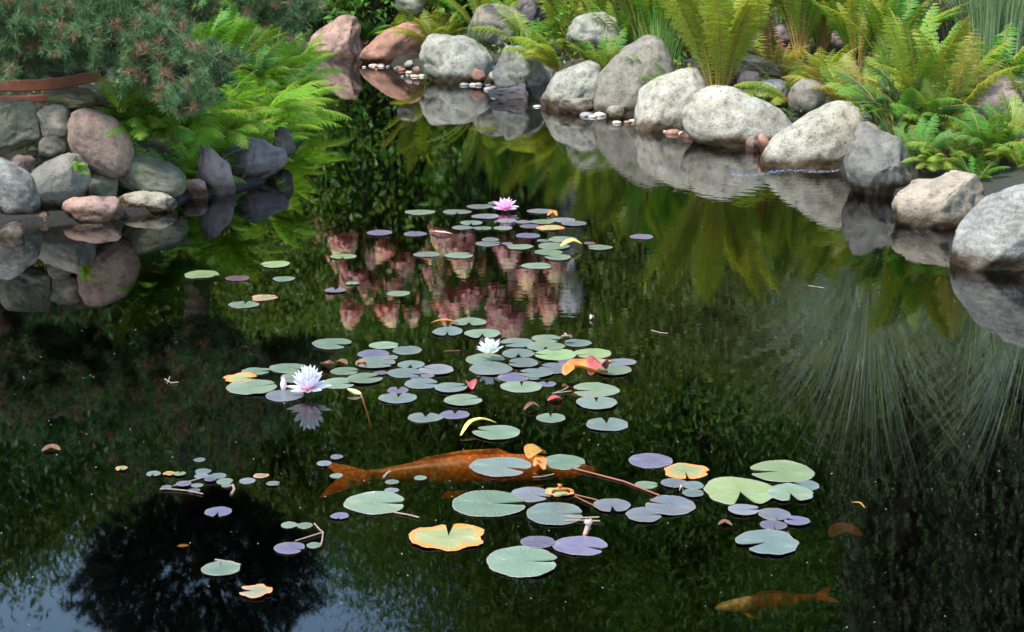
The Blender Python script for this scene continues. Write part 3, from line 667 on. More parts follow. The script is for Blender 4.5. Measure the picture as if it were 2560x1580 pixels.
M['silver'] = leafmat('silver_grass', (.28, .37, .30), (.50, .58, .50), (.4, .38, .25), .3)
M['silverg'] = leafmat('silver_green_grass', (.10, .17, .07), (.27, .34, .18), (.4, .38, .25), .3)
M['sedge'] = leafmat('sedge_green', (.06, .15, .03), (.16, .28, .05), (.35, .3, .1), .35)
M['iris'] = leafmat('iris_leaf', (.03, .08, .05), (.06, .13, .08), None, .2, rough=.35)
def grass(px, D, n_, L, lean, width, mat, label, seed, spread=.12, name='ornamental_grass', cat='grass clump', group=None, z=None):
    x, y, z0 = fp(px, D); e = empty(name, (x, y, z0), label, cat, group)
    link('foliage', bladesmesh('foliage', M[mat], (0, 0, 0), n_, L, lean, width, seed, spread), e); return e
grass(2190, 14.6, 1100, (1.5, 3.5), (.6, 3.0), .014, 'silver', 'huge silvery fountain grass behind the right bank, seen mainly mirrored in the water', 3, .35)
grass(2470, 12.6, 800, (.9, 2.6), (.7, 2.6), .006, 'silverg', 'silvery grass clump at the top right corner behind the brown rock', 4, .3)
grass(2620, 13.8, 800, (1.5, 3.2), (.4, 2.3), .010, 'silver', 'silvery grass clump beyond the right edge of the bank', 41, .3)
grass(1190, 17.2, 60, (.25, .55), (.1, .9), .007, 'sedge', 'wispy grass tuft behind the domed grey boulder', 5, .1)
grass(1075, 16.7, 26, (.2, .4), (.2, 1.2), .008, 'sedge', 'few grass blades left of the domed grey boulder', 6, .06)
grass(1310, 15.6, 90, (.3, .6), (.1, 1.1), .008, 'sedge', 'grass tuft above the low grey boulder', 7, .12)
grass(1960, 14.3, 22, (.6, .9), (.05, .5), .04, 'iris', 'dark blue-green sword leaves at the top edge right of the big yellow fern', 8, .08, name='iris_plant', cat='plant')
grass(2000, 15.0, 300, (.5, 1.0), (.2, 1.2), .007, 'sedge', 'pale grass clump at the top edge behind the golden fern', 9, .3)
grass(1640, 14.4, 200, (.3, .7), (.1, 1.1), .007, 'sedge', 'grass clump behind the tallest tan-grey boulder', 10, .2)
grass(1130, 19.6, 300, (.4, .8), (.2, 1.3), .008, 'sedge', 'grass clump at the top edge behind the domed boulder', 11, .3)
grass(1400, 18.0, 400, (.5, .9), (.2, 1.3), .008, 'sedge', 'broad grass clump at the top edge left of the brown stalks', 12, .4)

# ground cover and back plants
def leafcloud(P, size, seed, up=.5, wr=.5):
    r = np.random.default_rng(seed); n_ = len(P)
    D = unit(r.normal(size=(n_, 3)) + np.array([0, 0, -.15])); N = unit(r.normal(size=(n_, 3)) * .7 + np.array([0, 0, up + .4]))
    Ls = size * r.uniform(.7, 1.3, n_)
    return leaves(P, D, N, Ls, Ls * wr)
M['cover'] = leafmat('ground_cover_leaf', (.05, .11, .018), (.14, .22, .035), (.25, .18, .06), .3)
gp = rng.uniform([-9, 3, 0], [9, 26, 0], (110000, 3)); sd = pond_sd(gp[:, 0], gp[:, 1]); gp = gp[(sd > .35)]
pn = np.array([noise.noise(Vector((p[0] * .9, p[1] * .9, 3))) for p in gp]); gp = gp[pn > -.25][:60000]
gp[:, 2] = height(gp[:, 0], gp[:, 1]) + rng.uniform(.0, .09, len(gp))
V, F = leafcloud(gp, .06, 1)
tag(link('ground_cover', npmesh('ground_cover', V, F, [M['cover']], tint=np.repeat(rng.uniform(0, .9, len(gp)), 2))), 'low leafy ground cover between the rocks and ferns', 'ground cover', kind='stuff')
M['peren'] = leafmat('perennial_leaf', (.045, .12, .02), (.13, .24, .03), (.3, .25, .06), .35)
def perennial(px, D, h_, label, seed, mat='peren', nst=22, spread=.35, leaf=.09, wr=.35, group='leafy perennials behind the ferns'):
    x, y, z0 = fp(px, D); e = empty('perennial', (x, y, z0), label, 'plant', group); r = random.Random(seed)
    st, P, Dd = [], [], []
    for _ in range(nst):
        a = r.uniform(0, 6.28); q = r.uniform(0, 1) * spread; hh = h_ * r.uniform(.6, 1.05)
        b0 = Vector((math.cos(a) * q * .4, math.sin(a) * q * .4, 0)); b1 = Vector((math.cos(a) * q * 1.3, math.sin(a) * q * 1.3, hh))
        mid = (b0 + b1) / 2 + Vector((0, 0, hh * .08)); st.append(([b0[:], mid[:], b1[:]], [.006, .005, .002]))
        for k in range(16):
            t = .15 + .85 * k / 15; c = b0.lerp(b1, t); an = r.uniform(0, 6.28)
            P.append(c[:]); Dd.append((math.cos(an), math.sin(an), .35))
    P = np.array(P); Dd = np.array(Dd); Ls = leaf * rng.uniform(.6, 1.3, len(P))
    V, F = leaves(P, Dd, np.tile([0, 0, 1.], (len(P), 1)), Ls, Ls * wr)
    link('foliage', npmesh('foliage', V, F, [M[mat]], tint=np.repeat(rng.uniform(0, .84, len(P)), 2)), e)
    link('stems', tubemesh('stems', st, M['brownstem'], 4), e); return e
PL = [(880, 21.8, .9, 'leafy perennial at the top edge behind the cream boulder'), (1040, 20.8, .9, 'leafy perennial behind the pale grey rock'),
      (1180, 20.6, 1.0, 'leafy perennial behind the tall yellow-green fern'), (1330, 18.6, .9, 'leafy perennial behind the violet grey boulder'), (1440, 16.0, .55, 'leafy perennial above the brown fern stalks'),
      (1560, 16.4, .9, 'leafy perennial at the top edge above the tallest boulder'), (1690, 15.6, .9, 'leafy perennial left behind the big yellow fern'), (1860, 15.0, .8, 'leafy perennial right behind the big yellow fern'),
      (2090, 15.6, 1.0, 'leafy perennial behind the golden ferns'), (2380, 14.0, 1.0, 'leafy perennial between the two silvery grasses'), (1750, 17.0, 1.1, 'tall perennial deep behind the big yellow fern'), (960, 22.5, 1.2, 'tall perennial at the far end of the garden')]
for i, (px, D, h_, lb) in enumerate(PL): perennial(px, D, h_, lb, 50 + i)

# ---------------------------------------------------------------- pines and left bank
M['needle'] = leafmat('pine_needle', (.035, .10, .035), (.13, .21, .09), (.22, .13, .08), .22, rough=.5, objvar=.1)
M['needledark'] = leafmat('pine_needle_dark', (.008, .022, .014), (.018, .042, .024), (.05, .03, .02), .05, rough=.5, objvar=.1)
def tufts(C, D, n_per, ln, wd, brown=.15, seed=0):
    r = np.random.default_rng(seed); n_ = len(C)
    dirs = unit(r.normal(size=(n_, n_per, 3)) + D[:, None, :] * 1.3)
    base = C[:, None, :] - D[:, None, :] * r.uniform(0, .05, (n_, n_per, 1))
    Ls = ln * r.uniform(.7, 1.15, (n_, n_per))
    V, F = needles(base.reshape(-1, 3), dirs.reshape(-1, 3), Ls.ravel(), wd)
    tt = np.clip(r.uniform(.0, .84, n_), 0, .84); br = r.random(n_) < brown; tt[br] = .99
    return V, F, np.repeat(tt, n_per)
def mugo():
    # outline of the drooping boughs as seen in the photograph, each bough a blob of tufts: px,py,D,rx,rz(px)
    blobs = [(60, 60, 9.1, 130, 95), (30, 140, 9.0, 90, 45), (230, 60, 9.0, 150, 90), (340, 90, 8.9, 110, 95), (420, 140, 8.8, 90, 90), (480, 195, 8.7, 65, 62), (470, 240, 8.65, 45, 40), (540, 150, 8.8, 45, 50),
             (200, 20, 9.4, 200, 70), (420, 20, 9.6, 120, 60), (650, 5, 9.7, 85, 42), (730, 20, 9.7, 60, 45), (350, 165, 8.85, 55, 45), (150, 110, 9.1, 90, 45)]
    e = empty('pine', (-3.4, 10.2, hgt(-3.4, 10.2)), 'spreading blue-green dwarf pine with drooping browned boughs over the left bank', 'pine')
    base = Vector(e.location); C, paths = [], []
    trunk = [(0, 0, -.1), (.15, -.1, .35), (.05, -.25, .8), (-.1, -.3, 1.2)]
    for (px, py, D, rx, rz) in blobs:
        c = WD(px, py, D); s = mpp(D); a, b_, cc = rx * s, .35, rz * s
        nn = int(850 * a * 2 * cc * 2 / .25) // 2 + 30
        for _i in range(nn):
            if _i % 9 == 0:
                while True:
                    q0 = Vector((rnd.uniform(-1, 1), rnd.uniform(-1, 1), rnd.uniform(-1, 1)))
                    if q0.length < 1: break
            q = q0
            p_ = c + Vector((q.x * a, q.y * b_, q.z * cc)) + Vector((rnd.gauss(0, .038), rnd.gauss(0, .038), rnd.gauss(0, .03))); C.append((p_, Vector((q.x * .6, q.y - .5, q.z * .5 + .35)).normalized()))
        st = base + Vector(trunk[2]); mid = st.lerp(c, .5) + Vector((0, 0, .15))
        paths.append(([(st - base)[:], (mid - base)[:], (c - base)[:]], [.03, .016, .006]))
        for _ in range(7):
            q = c + Vector((rnd.uniform(-1, 1) * a, rnd.uniform(-.3, .3), rnd.uniform(-1, 1) * cc)); paths.append(([(mid - base)[:], (c.lerp(q, .5) - base)[:], (q - base)[:]], [.009, .006, .003]))
    # upper body of the bush, out of the direct view
    for _ in range(1500):
        x = rnd.uniform(-4.6, -1.15); y = rnd.uniform(8.7, 10.6); top = 1.5 + .25 * math.sin(x * 2.3) - .25 * max(0, x + 2)
        C.append((Vector((x, y, rnd.uniform(1.2 if x > -2.4 else .98, top))), Vector((rnd.gauss(0, .4), rnd.gauss(-.3, .3), .8)).normalized()))
    for _ in range(700):
        C.append((Vector((rnd.uniform(-5.5, -2.9), rnd.uniform(8.2, 9.6), rnd.uniform(.75, 1.5))), Vector((rnd.gauss(0, .4), rnd.gauss(-.3, .3), .8)).normalized()))
    Cn = np.array([(c - base)[:] for c, d in C]); Dn = np.array([d[:] for c, d in C])
    V, F, T = tufts(Cn, Dn, 62, .060, .0034, .16, 1)
    link('foliage', npmesh('foliage', V, F, [M['needle']], tint=T), e)
    link('trunk', tubemesh('trunk', [(trunk, [.09, .08, .06, .04])], M['bark'], 8), e)
    link('branches', tubemesh('branches', paths, M['bark'], 5), e)
mugo()
# red-brown curved planks
def plank(pts, hh, th, name, parent):
    V, F = [], []
    for p_ in pts:
        for dy, dz in ((-th, -hh), (th, -hh), (th, hh), (-th, hh)): V.append((p_[0], p_[1] + dy, p_[2] + dz))
    k = len(pts)
    for i in range(k - 1):
        for j in range(4): F.append((i * 4 + j, i * 4 + (j + 1) % 4, i * 4 + 4 + (j + 1) % 4, i * 4 + 4 + j))
    F += [(3, 2, 1, 0), tuple((k - 1) * 4 + j for j in range(4))]
    me = npmesh(name, V, F, [M['redwood']]); o = link(name, me, parent)
    bv = o.modifiers.new('bevel', 'BEVEL'); bv.width = .006; bv.segments = 2
    return o
e = empty('plank_edging', (0, 0, 0), 'two curved red-brown wooden planks behind the left stone wall under the pine', 'planks')
plank([WD(-150 + 40 * i, 214 - 26 * max(0, (i - 5) / 5) ** 2, 9.55 + .02 * i)[:] for i in range(11)], .034, .02, 'plank', e)
plank([WD(-150 + 40 * i, 249 - 14 * max(0, (i - 4) / 5) ** 2, 9.42 + .02 * i)[:] for i in range(9)], .022, .02, 'plank', e)

# dark clipped pine seen mirrored at bottom left
def ballpine(px, py, D, rx, rz, label, name='pine_tree', mat='needledark', nt_=3400, ln=.10):
    c = RD(px, py, D); g = hgt(c.x, D); e = empty(name, (c.x, D, g), label, 'pine tree', 'pine trees on the left bank')
    base = Vector(e.location); C = []
    for _ in range(nt_):
        q = Vector((rnd.gauss(0, 1), rnd.gauss(0, 1), rnd.gauss(0, 1))).normalized() * rnd.uniform(.2, 1) ** .4
        k = 1 + .18 * noise.noise(q * 2.2 + Vector((px, 0, 0)))
        C.append((c + Vector((q.x * rx * k, q.y * rx * k, q.z * rz * k)), (q + Vector((0, 0, .3))).normalized()))
    V, F, T = tufts(np.array([(a - base)[:] for a, b_ in C]), np.array([b_[:] for a, b_ in C]), 30, ln, .006, .04, int(px))
    link('crown', npmesh('crown', V, F, [M[mat]], tint=T), e)
    h_ = c.z - g; tp = [([(0, 0, -.1), (.1, .05, h_ * .3), (-.08, 0, h_ * .6), (0, 0, h_)], [.13, .11, .09, .05])]
    for _ in range(14):
        a = rnd.uniform(0, 6.28); tp.append(([(0, 0, h_ - rz * rnd.uniform(.4, 1)), (math.cos(a) * rx * .45, math.sin(a) * rx * .45, h_ - rz * .1), (math.cos(a) * rx * .85, math.sin(a) * rx * .85, h_ + rz * rnd.uniform(-.2, .4))], [.05, .03, .01]))
    link('trunk', tubemesh('trunk', tp, M['bark'], 7), e)
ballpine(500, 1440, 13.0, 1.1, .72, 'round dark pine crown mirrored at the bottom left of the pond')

# ---------------------------------------------------------------- trees
M['treeleaf'] = leafmat('tree_leaf', (.06, .16, .022), (.17, .30, .045), None, .3, objvar=.2)
M['treeleaf2'] = leafmat('tree_leaf_light', (.085, .16, .03), (.20, .28, .055), (.3, .28, .04), .35, objvar=.2)
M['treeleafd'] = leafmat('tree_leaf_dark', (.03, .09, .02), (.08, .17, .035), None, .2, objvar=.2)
M['needlet'] = leafmat('cypress_spray', (.05, .08, .03), (.13, .17, .07), (.1, .07, .04), .1, objvar=.2)
def tree(px, D, ztop, zbot, rad, label, seed, mat='treeleaf', ncl=170, per=55, leaf=.11, wr=.35, name='tree', group='trees behind the pond', hang=-.1, cat='tree'):
    x = RD(px, 1000, D).x; g = hgt(x, D); r = random.Random(seed); r2 = np.random.default_rng(seed)
    e = empty(name, (x, D, g), label, cat, group); H = ztop - g; zb = zbot - g; tk = 1 if name == 'tree' else .25
    tp = [([(0, 0, -.2), (r.uniform(-.2, .2), r.uniform(-.2, .2), H * .35), (r.uniform(-.3, .3), r.uniform(-.3, .3), H * .7), (0, 0, H * .93)], [.2 * tk, .16 * tk, .10 * tk, .03 * tk])]
    CP = []
    for _ in range(ncl):
        u = r.uniform(0, 1) ** .85; z = zb + (H - zb) * u; prof = math.sin(math.pi * min(1, .16 + .84 * u)) ** .6
        a = r.uniform(0, 6.28); q = rad * prof * r.uniform(.15, 1) ** .5 * (1 + .25 * noise.noise(Vector((math.cos(a) * 1.5, math.sin(a) * 1.5, u * 4 + seed))))
        CP.append((q * math.cos(a), q * math.sin(a), z))
    for c in CP[::3]:
        k = max(.15, c[2] / H - .22); tp.append(([(0, 0, k * H), (c[0] * .5, c[1] * .5, k * H + (c[2] - k * H) * .65), c], [.05 * tk, .03 * tk, .008]))
    link('trunk', tubemesh('trunk', tp, M['bark'], 5), e)
    CP = np.array(CP); cs = r2.uniform(.25, .6, (ncl, 1, 1)) * rad / 2.2
    P = (CP[:, None, :] + r2.normal(size=(ncl, per, 3)) * cs * np.array([1, 1, .6])).reshape(-1, 3); n_ = len(P)
    D_ = unit(r2.normal(size=(n_, 3)) + np.array([0, 0, hang * 4])); N_ = unit(r2.normal(size=(n_, 3)) * .8 + np.array([0, 0, 1.]))
    Ls = leaf * r2.uniform(.6, 1.35, n_); V, F = leaves(P, D_, N_, Ls, Ls * wr)
    tt = np.clip(np.repeat(r2.uniform(.1, .7, ncl), per) + r2.normal(0, .12, n_), 0, .84)
    link('crown', npmesh('crown', V, F, [M[mat]], tint=np.repeat(tt, 2)), e)
    return e
def ztop(py, D): return RD(0, py, D).z
TL = [  # px, D, top y (mirrored), bottom z, radius, mat, clusters, leaf, wr, label
 (40, 21, 1390, 2.0, 2.3, 'treeleaf', 120, .12, .3, 'leafy tree mirrored at the far left edge of the pond'),
 (330, 24, 1290, 1.5, 2.6, 'treeleafd', 150, .12, .4, 'dark leafy tree mirrored left of the round pine crown'),
 (700, 23, 1330, 2.2, 2.2, 'treeleaf2', 110, .12, .3, 'light green tree mirrored behind the pink hydrangea, left side'),
 (960, 24, 1440, 1.5, 2.4, 'treeleaf', 150, .12, .25, 'narrow-leaved tree mirrored between the yellow pad and the sky patch'),
 (1230, 22, 1720, 1.2, 2.4, 'treeleaf', 260, .12, .22, 'tall narrow-leaved tree mirrored under the front lily pads'),
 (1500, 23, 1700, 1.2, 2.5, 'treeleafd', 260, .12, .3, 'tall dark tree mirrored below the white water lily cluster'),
 (1760, 21.5, 1700, 1.4, 2.3, 'treeleaf', 240, .12, .22, 'tall narrow-leaved tree mirrored under the largest lily pad'),
 (2020, 24, 1620, 1.5, 2.3, 'treeleafd', 190, .13, .35, 'dark tree mirrored below the silvery grass'),
 (2330, 26, 1560, 1.8, 2.6, 'treeleafd', 150, .13, .35, 'dark tree mirrored behind the right side grasses'),
 (2620, 22, 1700, 1.5, 2.6, 'treeleafd', 190, .13, .35, 'dark tree mirrored at the right edge'),
 (-260, 20, 1430, 1.5, 2.6, 'treeleafd', 190, .13, .35, 'dark tree standing beyond the left edge'),
 (560, 30, 1180, 1.0, 3.2, 'treeleafd', 200, .16, .4, 'far dark tree behind the left bank pine'),
 (1100, 31, 1300, 1.0, 3.4, 'treeleafd', 220, .16, .4, 'far dark tree behind the hydrangea'),
 (1650, 31, 1400, 1.0, 3.4, 'treeleafd', 220, .16, .4, 'far dark tree behind the right bank ferns'),
 (2200, 33, 1300, 1.0, 3.6, 'treeleafd', 220, .16, .4, 'far dark tree right of the others'),
 (100, 31, 1150, 1.0, 3.6, 'treeleafd', 200, .16, .4, 'far dark tree at the left'),
]
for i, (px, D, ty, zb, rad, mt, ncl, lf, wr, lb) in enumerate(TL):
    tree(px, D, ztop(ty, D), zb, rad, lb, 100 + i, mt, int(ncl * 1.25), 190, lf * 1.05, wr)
# understorey hedge behind everything (reads as one dark mass)
P = []
r2 = np.random.default_rng(77)
n_ = 70000; a = r2.uniform(-1, 1, n_); xx = a * 22; yy = 27 + 6 * (1 - a * a) * .6 + r2.uniform(-1.2, 1.2, n_) + 2
top = 5.2 + np.array([1.6 * noise.noise(Vector((x * .35, 0, 0))) for x in xx]) + 2.0 * (xx > -2); zz = height(xx, yy) + r2.uniform(0, 1, n_) ** .8 * top
V, F = leafcloud(np.stack([xx, yy, zz], 1), .3, 8, wr=.5)
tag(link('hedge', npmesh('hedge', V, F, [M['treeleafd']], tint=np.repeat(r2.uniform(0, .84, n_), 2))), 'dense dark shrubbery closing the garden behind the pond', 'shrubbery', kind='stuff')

# drooping cypress mirrored at bottom right
def cypress(px, D, zt, rad, label, seed):
    x = RD(px, 1200, D).x; g = hgt(x, D); e = empty('cypress_tree', (x, D, g), label, 'conifer', 'conifers behind the right bank'); r2 = np.random.default_rng(seed)
    H = zt - g; ns = 1500
    u = r2.uniform(0, 1, ns) ** .9; az = r2.uniform(0, 6.28, ns); q = rad * (1.05 - .75 * u) * r2.uniform(.3, 1, ns) ** .5
    C = np.stack([np.cos(az) * q, np.sin(az) * q, .8 + (H - .8) * u], 1)
    L = r2.uniform(.16, .38, ns); dr = unit(np.stack([np.cos(az) * .35, np.sin(az) * .35, -np.ones(ns)], 1) + r2.normal(0, .15, (ns, 3)))
    m_ = 34; t = np.linspace(0, 1, m_)
    P = C[:, None, :] + dr[:, None, :] * (L[:, None] * t)[..., None]; P = P.reshape(-1, 3)
    dd = unit(np.repeat(dr, m_, 0) * .9 + r2.normal(size=P.shape) * .75)
    V, F = leaves(P, dd, r2.normal(size=P.shape), .05, .02)
    link('crown', npmesh('crown', V, F, [M['needlet']], tint=np.repeat(np.clip(r2.uniform(0, .84, ns).repeat(m_), 0, .84), 2)), e)
    tp = [([(0, 0, -.2), (0, 0, H * .5), (0, 0, H * .97)], [.16, .1, .02])]
    for c in C[::9]: tp.append(([(0, 0, max(.3, c[2] - .2)), (c[0] * .6, c[1] * .6, c[2] + .12), tuple(c)], [.03, .02, .006]))
    link('trunk', tubemesh('trunk', tp, M['bark'], 5), e)
cypress(2270, 17.5, 7.4, 1.5, 'drooping dark cypress mirrored at the bottom right of the pond', 1)
cypress(2560, 16.5, 6.6, 1.5, 'drooping dark cypress mirrored at the right edge', 2)

# ---------------------------------------------------------------- hydrangea
M['hleaf'] = leafmat('hydrangea_leaf', (.04, .13, .02), (.10, .24, .04), (.3, .3, .05), .3)
M['floret'] = leafmat('hydrangea_floret', (.70, .30, .31), (.80, .74, .54), None, .3, objvar=.2)
def panicle_mesh(seed):
    r2 = np.random.default_rng(seed); n_ = 230
    t = r2.uniform(0, 1, n_) ** .9; az = r2.uniform(0, 6.28, n_); q = (.115 * (1 - t) ** .7 + .012) * r2.uniform(.75, 1.15, n_)
    P = np.stack([np.cos(az) * q, np.sin(az) * q, t * .29], 1); Nn = unit(np.stack([np.cos(az), np.sin(az), .3 + 0 * az], 1) + r2.normal(0, .3, (n_, 3)))
    Ps, Ds, Ns, T = [], [], [], []
    tang = unit(np.cross(Nn, r2.normal(size=(n_, 3)))); bt = np.cross(Nn, tang)
    tt = np.clip((t - .15) * 1.1 + r2.normal(0, .28, n_), 0, .85)
    for k in range(4):
        a = k * np.pi / 2; d = tang * np.cos(a) + bt * np.sin(a); Ps.append(P); Ds.append(d + Nn * .2); Ns.append(Nn); T.append(tt)
    V, F = leaves(np.concatenate(Ps), np.concatenate(Ds), np.concatenate(Ns), .034, .032, .1)
    return npmesh('flower_panicle', V, F, [M['floret']], tint=np.repeat(np.concatenate(T), 2))
PMS = [panicle_mesh(s) for s in range(4)]
def hydrangea(px0, px1, y0, y1, D, label, nfl, seed):
    r = random.Random(seed); c0 = RD((px0 + px1) / 2, (y0 + y1) / 2, D); g = hgt(c0.x, D); e = empty('hydrangea', (c0.x, D, g), label, 'hydrangea', 'pink hydrangeas behind the far bank')
    base = Vector(e.location); a = (px1 - px0) / 2 * mpp(D); ztp = RD(0, y1, D).z - g; zb = RD(0, y0, D).z - g; st, P = [], []
    for i in range(nfl):
        x = r.uniform(-1, 1) * a; y = r.uniform(-.7, .5); z = (zb + (ztp - zb) * r.random() ** .8) * (1 - .12 * abs(x / a))
        o = link('flower_panicle', PMS[r.randrange(4)], e, (x, y - .12, z - .15)); s = r.uniform(.8, 1.15); o.scale = (s * 1.15, s * 1.15, s * .95)
        o.rotation_euler = (r.uniform(-.1, .6), r.uniform(-.35, .35), r.uniform(0, 6))
        st.append(([(x * .15, y * .15, 0), (x * .6, y * .6, z * .55), (x, y - .12, z - .12)], [.016, .011, .005]))
    for _ in range(2600):
        x = r.uniform(-1.05, 1.05) * a; z = r.uniform(.25, ztp * 1.0); P.append((x, r.uniform(-.65, .65), z * (1 - .12 * abs(x / a))))
    P = np.array(P); r2 = np.random.default_rng(seed); Dd = unit(r2.normal(size=P.shape) + np.array([0, -.5, .1])); Ls = r2.uniform(.08, .17, len(P))
    V, F = leaves(P, Dd, r2.normal(size=P.shape) * .5 + np.array([0, -.2, 1.]), Ls, Ls * .5)
    link('foliage', npmesh('foliage', V, F, [M['hleaf']], tint=np.repeat(r2.uniform(0, .84, len(P)), 2)), e)
    link('stems', tubemesh('stems', st, M['bark'], 5), e)
hydrangea(820, 1120, 600, 815, 18.9 + .8, 'pink and cream hydrangea mirrored left of centre', 36, 1)
hydrangea(1080, 1390, 600, 835, 18.6, 'pink and cream hydrangea mirrored left of the grey statue', 38, 2)
# dark broadleaf shrub right of the statue, far
SH = [(700, 20.5, 3.4, 1.2, 'treeleaf2', 'light green shrub mirrored left of the hydrangeas'), (800, 22.0, 2.8, 1.1, 'treeleaf2', 'low light green shrub at the far left end of the garden'), (1000, 20.6, 4.4, 1.5, 'treeleaf2', 'tall green shrub behind the left hydrangea'), (1290, 20.6, 4.5, 1.6, 'treeleaf2', 'tall green shrub behind the right hydrangea'),
      (1560, 20.0, 4.3, 1.5, 'treeleaf2', 'broad green shrub mirrored right of the statue'), (1820, 19.5, 3.8, 1.4, 'treeleaf2', 'light green shrub mirrored below the big yellow fern'), (2080, 19.5, 4.4, 1.5, 'treeleaf2', 'green shrub behind the huge silvery grass'), (2420, 19, 4.2, 1.5, 'treeleaf', 'green shrub between the cypress and the silvery grass')]
for i, (px, D, zt, rd, mt, lb) in enumerate(SH): tree(px, D, zt, .45, rd, lb, 300 + i, mt, 230, 190, .095, .45, name='shrub', group='shrubs behind the pond', cat='shrub')
for i, (px, D) in enumerate([(1600, 15.0), (1700, 15.2), (1860, 14.0), (1990, 13.8), (2110, 13.6), (2230, 13.4), (1500, 16.0)]):
    fern(fp(px, D), 'ostrich', ['yellow', 'green', 'lime'], 'tall olive-green fern, %s from left of the row at the back of the right bank' % ['third', 'fourth', 'fifth', 'sixth', 'seventh', 'eighth', 'second'][i], 22, (.85, 1.3), (0,), 'tall ferns in a row at the back of the right bank')


# ---------------------------------------------------------------- statue
M['statue'] = plainmat('grey_stone_carved', (.5, .47, .46), .7, .3, .25, 12, .01)
def statue():
    D = 19.0; base = RD(1428, 600, D); g = hgt(base.x, D); zt = RD(0, 785, D).z - g
    e = empty('statue', (base.x, D, g), 'tall grey carved stone figure mirrored right of the hydrangeas', 'statue')
    # profile rings: z from the top, rx, ry, xoff, yoff
    prof = [(0, .03, .03, -.0, 0), (.02, .09, .10, 0, 0), (.07, .135, .16, .0, 0), (.15, .155, .185, .01, 0), (.23, .15, .19, .015, 0), (.30, .145, .185, .015, 0), (.37, .135, .175, .01, 0), (.44, .12, .16, 0, 0), (.50, .10, .13, -.01, 0), (.54, .085, .09, -.02, .01),
            (.60, .085, .085, -.03, .01), (.66, .11, .10, -.03, .0), (.73, .17, .12, -.03, 0), (.82, .20, .15, -.04, 0), (1.0, .19, .16, -.05, 0), (1.2, .17, .15, -.05, 0), (1.4, .18, .15, -.05, 0), (1.7, .20, .17, -.05, 0), (2.1, .21, .18, -.05, 0)]
    V, F = [], []; ns = 28
    rows = []
    zs = np.linspace(0, 2.1, 90); pa = np.array(prof)
    for z in zs:
        rx, ry, xo, yo = [np.interp(z, pa[:, 0], pa[:, j]) for j in (1, 2, 3, 4)]
        for k in range(ns):
            a = 2 * math.pi * k / ns; ca, sa = math.cos(a), math.sin(a); x = ca * rx; y = sa * ry
            f = max(0, -sa) ** 4 * max(0, math.cos(a + math.pi / 2)) # facing the pond
            if sa < 0:
                ff = math.exp(-(ca / .16) ** 2)
                y -= ff * .045 * math.exp(-((z - .33) / .05) ** 2)            # nose
                y -= ff * .02 * math.exp(-((z - .25) / .05) ** 2)
                y -= math.exp(-(ca / .4) ** 2) * .012 * math.exp(-((z - .215) / .02) ** 2)   # brow
                for s_ in (-.38, .38): y += math.exp(-((ca - s_) / .16) ** 2) * .025 * math.exp(-((z - .26) / .025) ** 2)  # eye hollows
                y += math.exp(-(ca / .3) ** 2) * .012 * math.exp(-((z - .415) / .01) ** 2)  # mouth
                y -= ff * .015 * math.exp(-((z - .47) / .025) ** 2)
            V.append((x + xo, y + yo, zt - z))
    for i in range(len(zs) - 1):
        for k in range(ns): F.append((i * ns + k, (i + 1) * ns + k, (i + 1) * ns + (k + 1) % ns, i * ns + (k + 1) % ns))
    F.append(tuple(range(ns)))
    link('figure', npmesh('figure', V, F, [M['statue']], smooth=True), e)
    hb = zt - 2.1
    Vb = [(sx * w_, sy * w_, z) for z, w_ in ((-.1, .34), (hb - .1, .34), (hb - .1, .38), (hb + .03, .38)) for sx, sy in ((-1, -1), (1, -1), (1, 1), (-1, 1))]
    Fb = [(i * 4 + j, i * 4 + (j + 1) % 4, i * 4 + 4 + (j + 1) % 4, i * 4 + 4 + j) for i in range(3) for j in range(4)] + [(12, 13, 14, 15)]
    link('pedestal', npmesh('pedestal', Vb, Fb, [M['statue']]), e)
    # ears
    for s_ in (-1, 1):
        V2, F2 = tubes([([(s_ * .148, .02, zt - .2), (s_ * .178, .045, zt - .23), (s_ * .172, .04, zt - .30), (s_ * .14, .01, zt - .35)], [.012, .022, .02, .01])], 8)
        link('ear', npmesh('ear', V2, F2, [M['statue']], smooth=True), e)
statue()

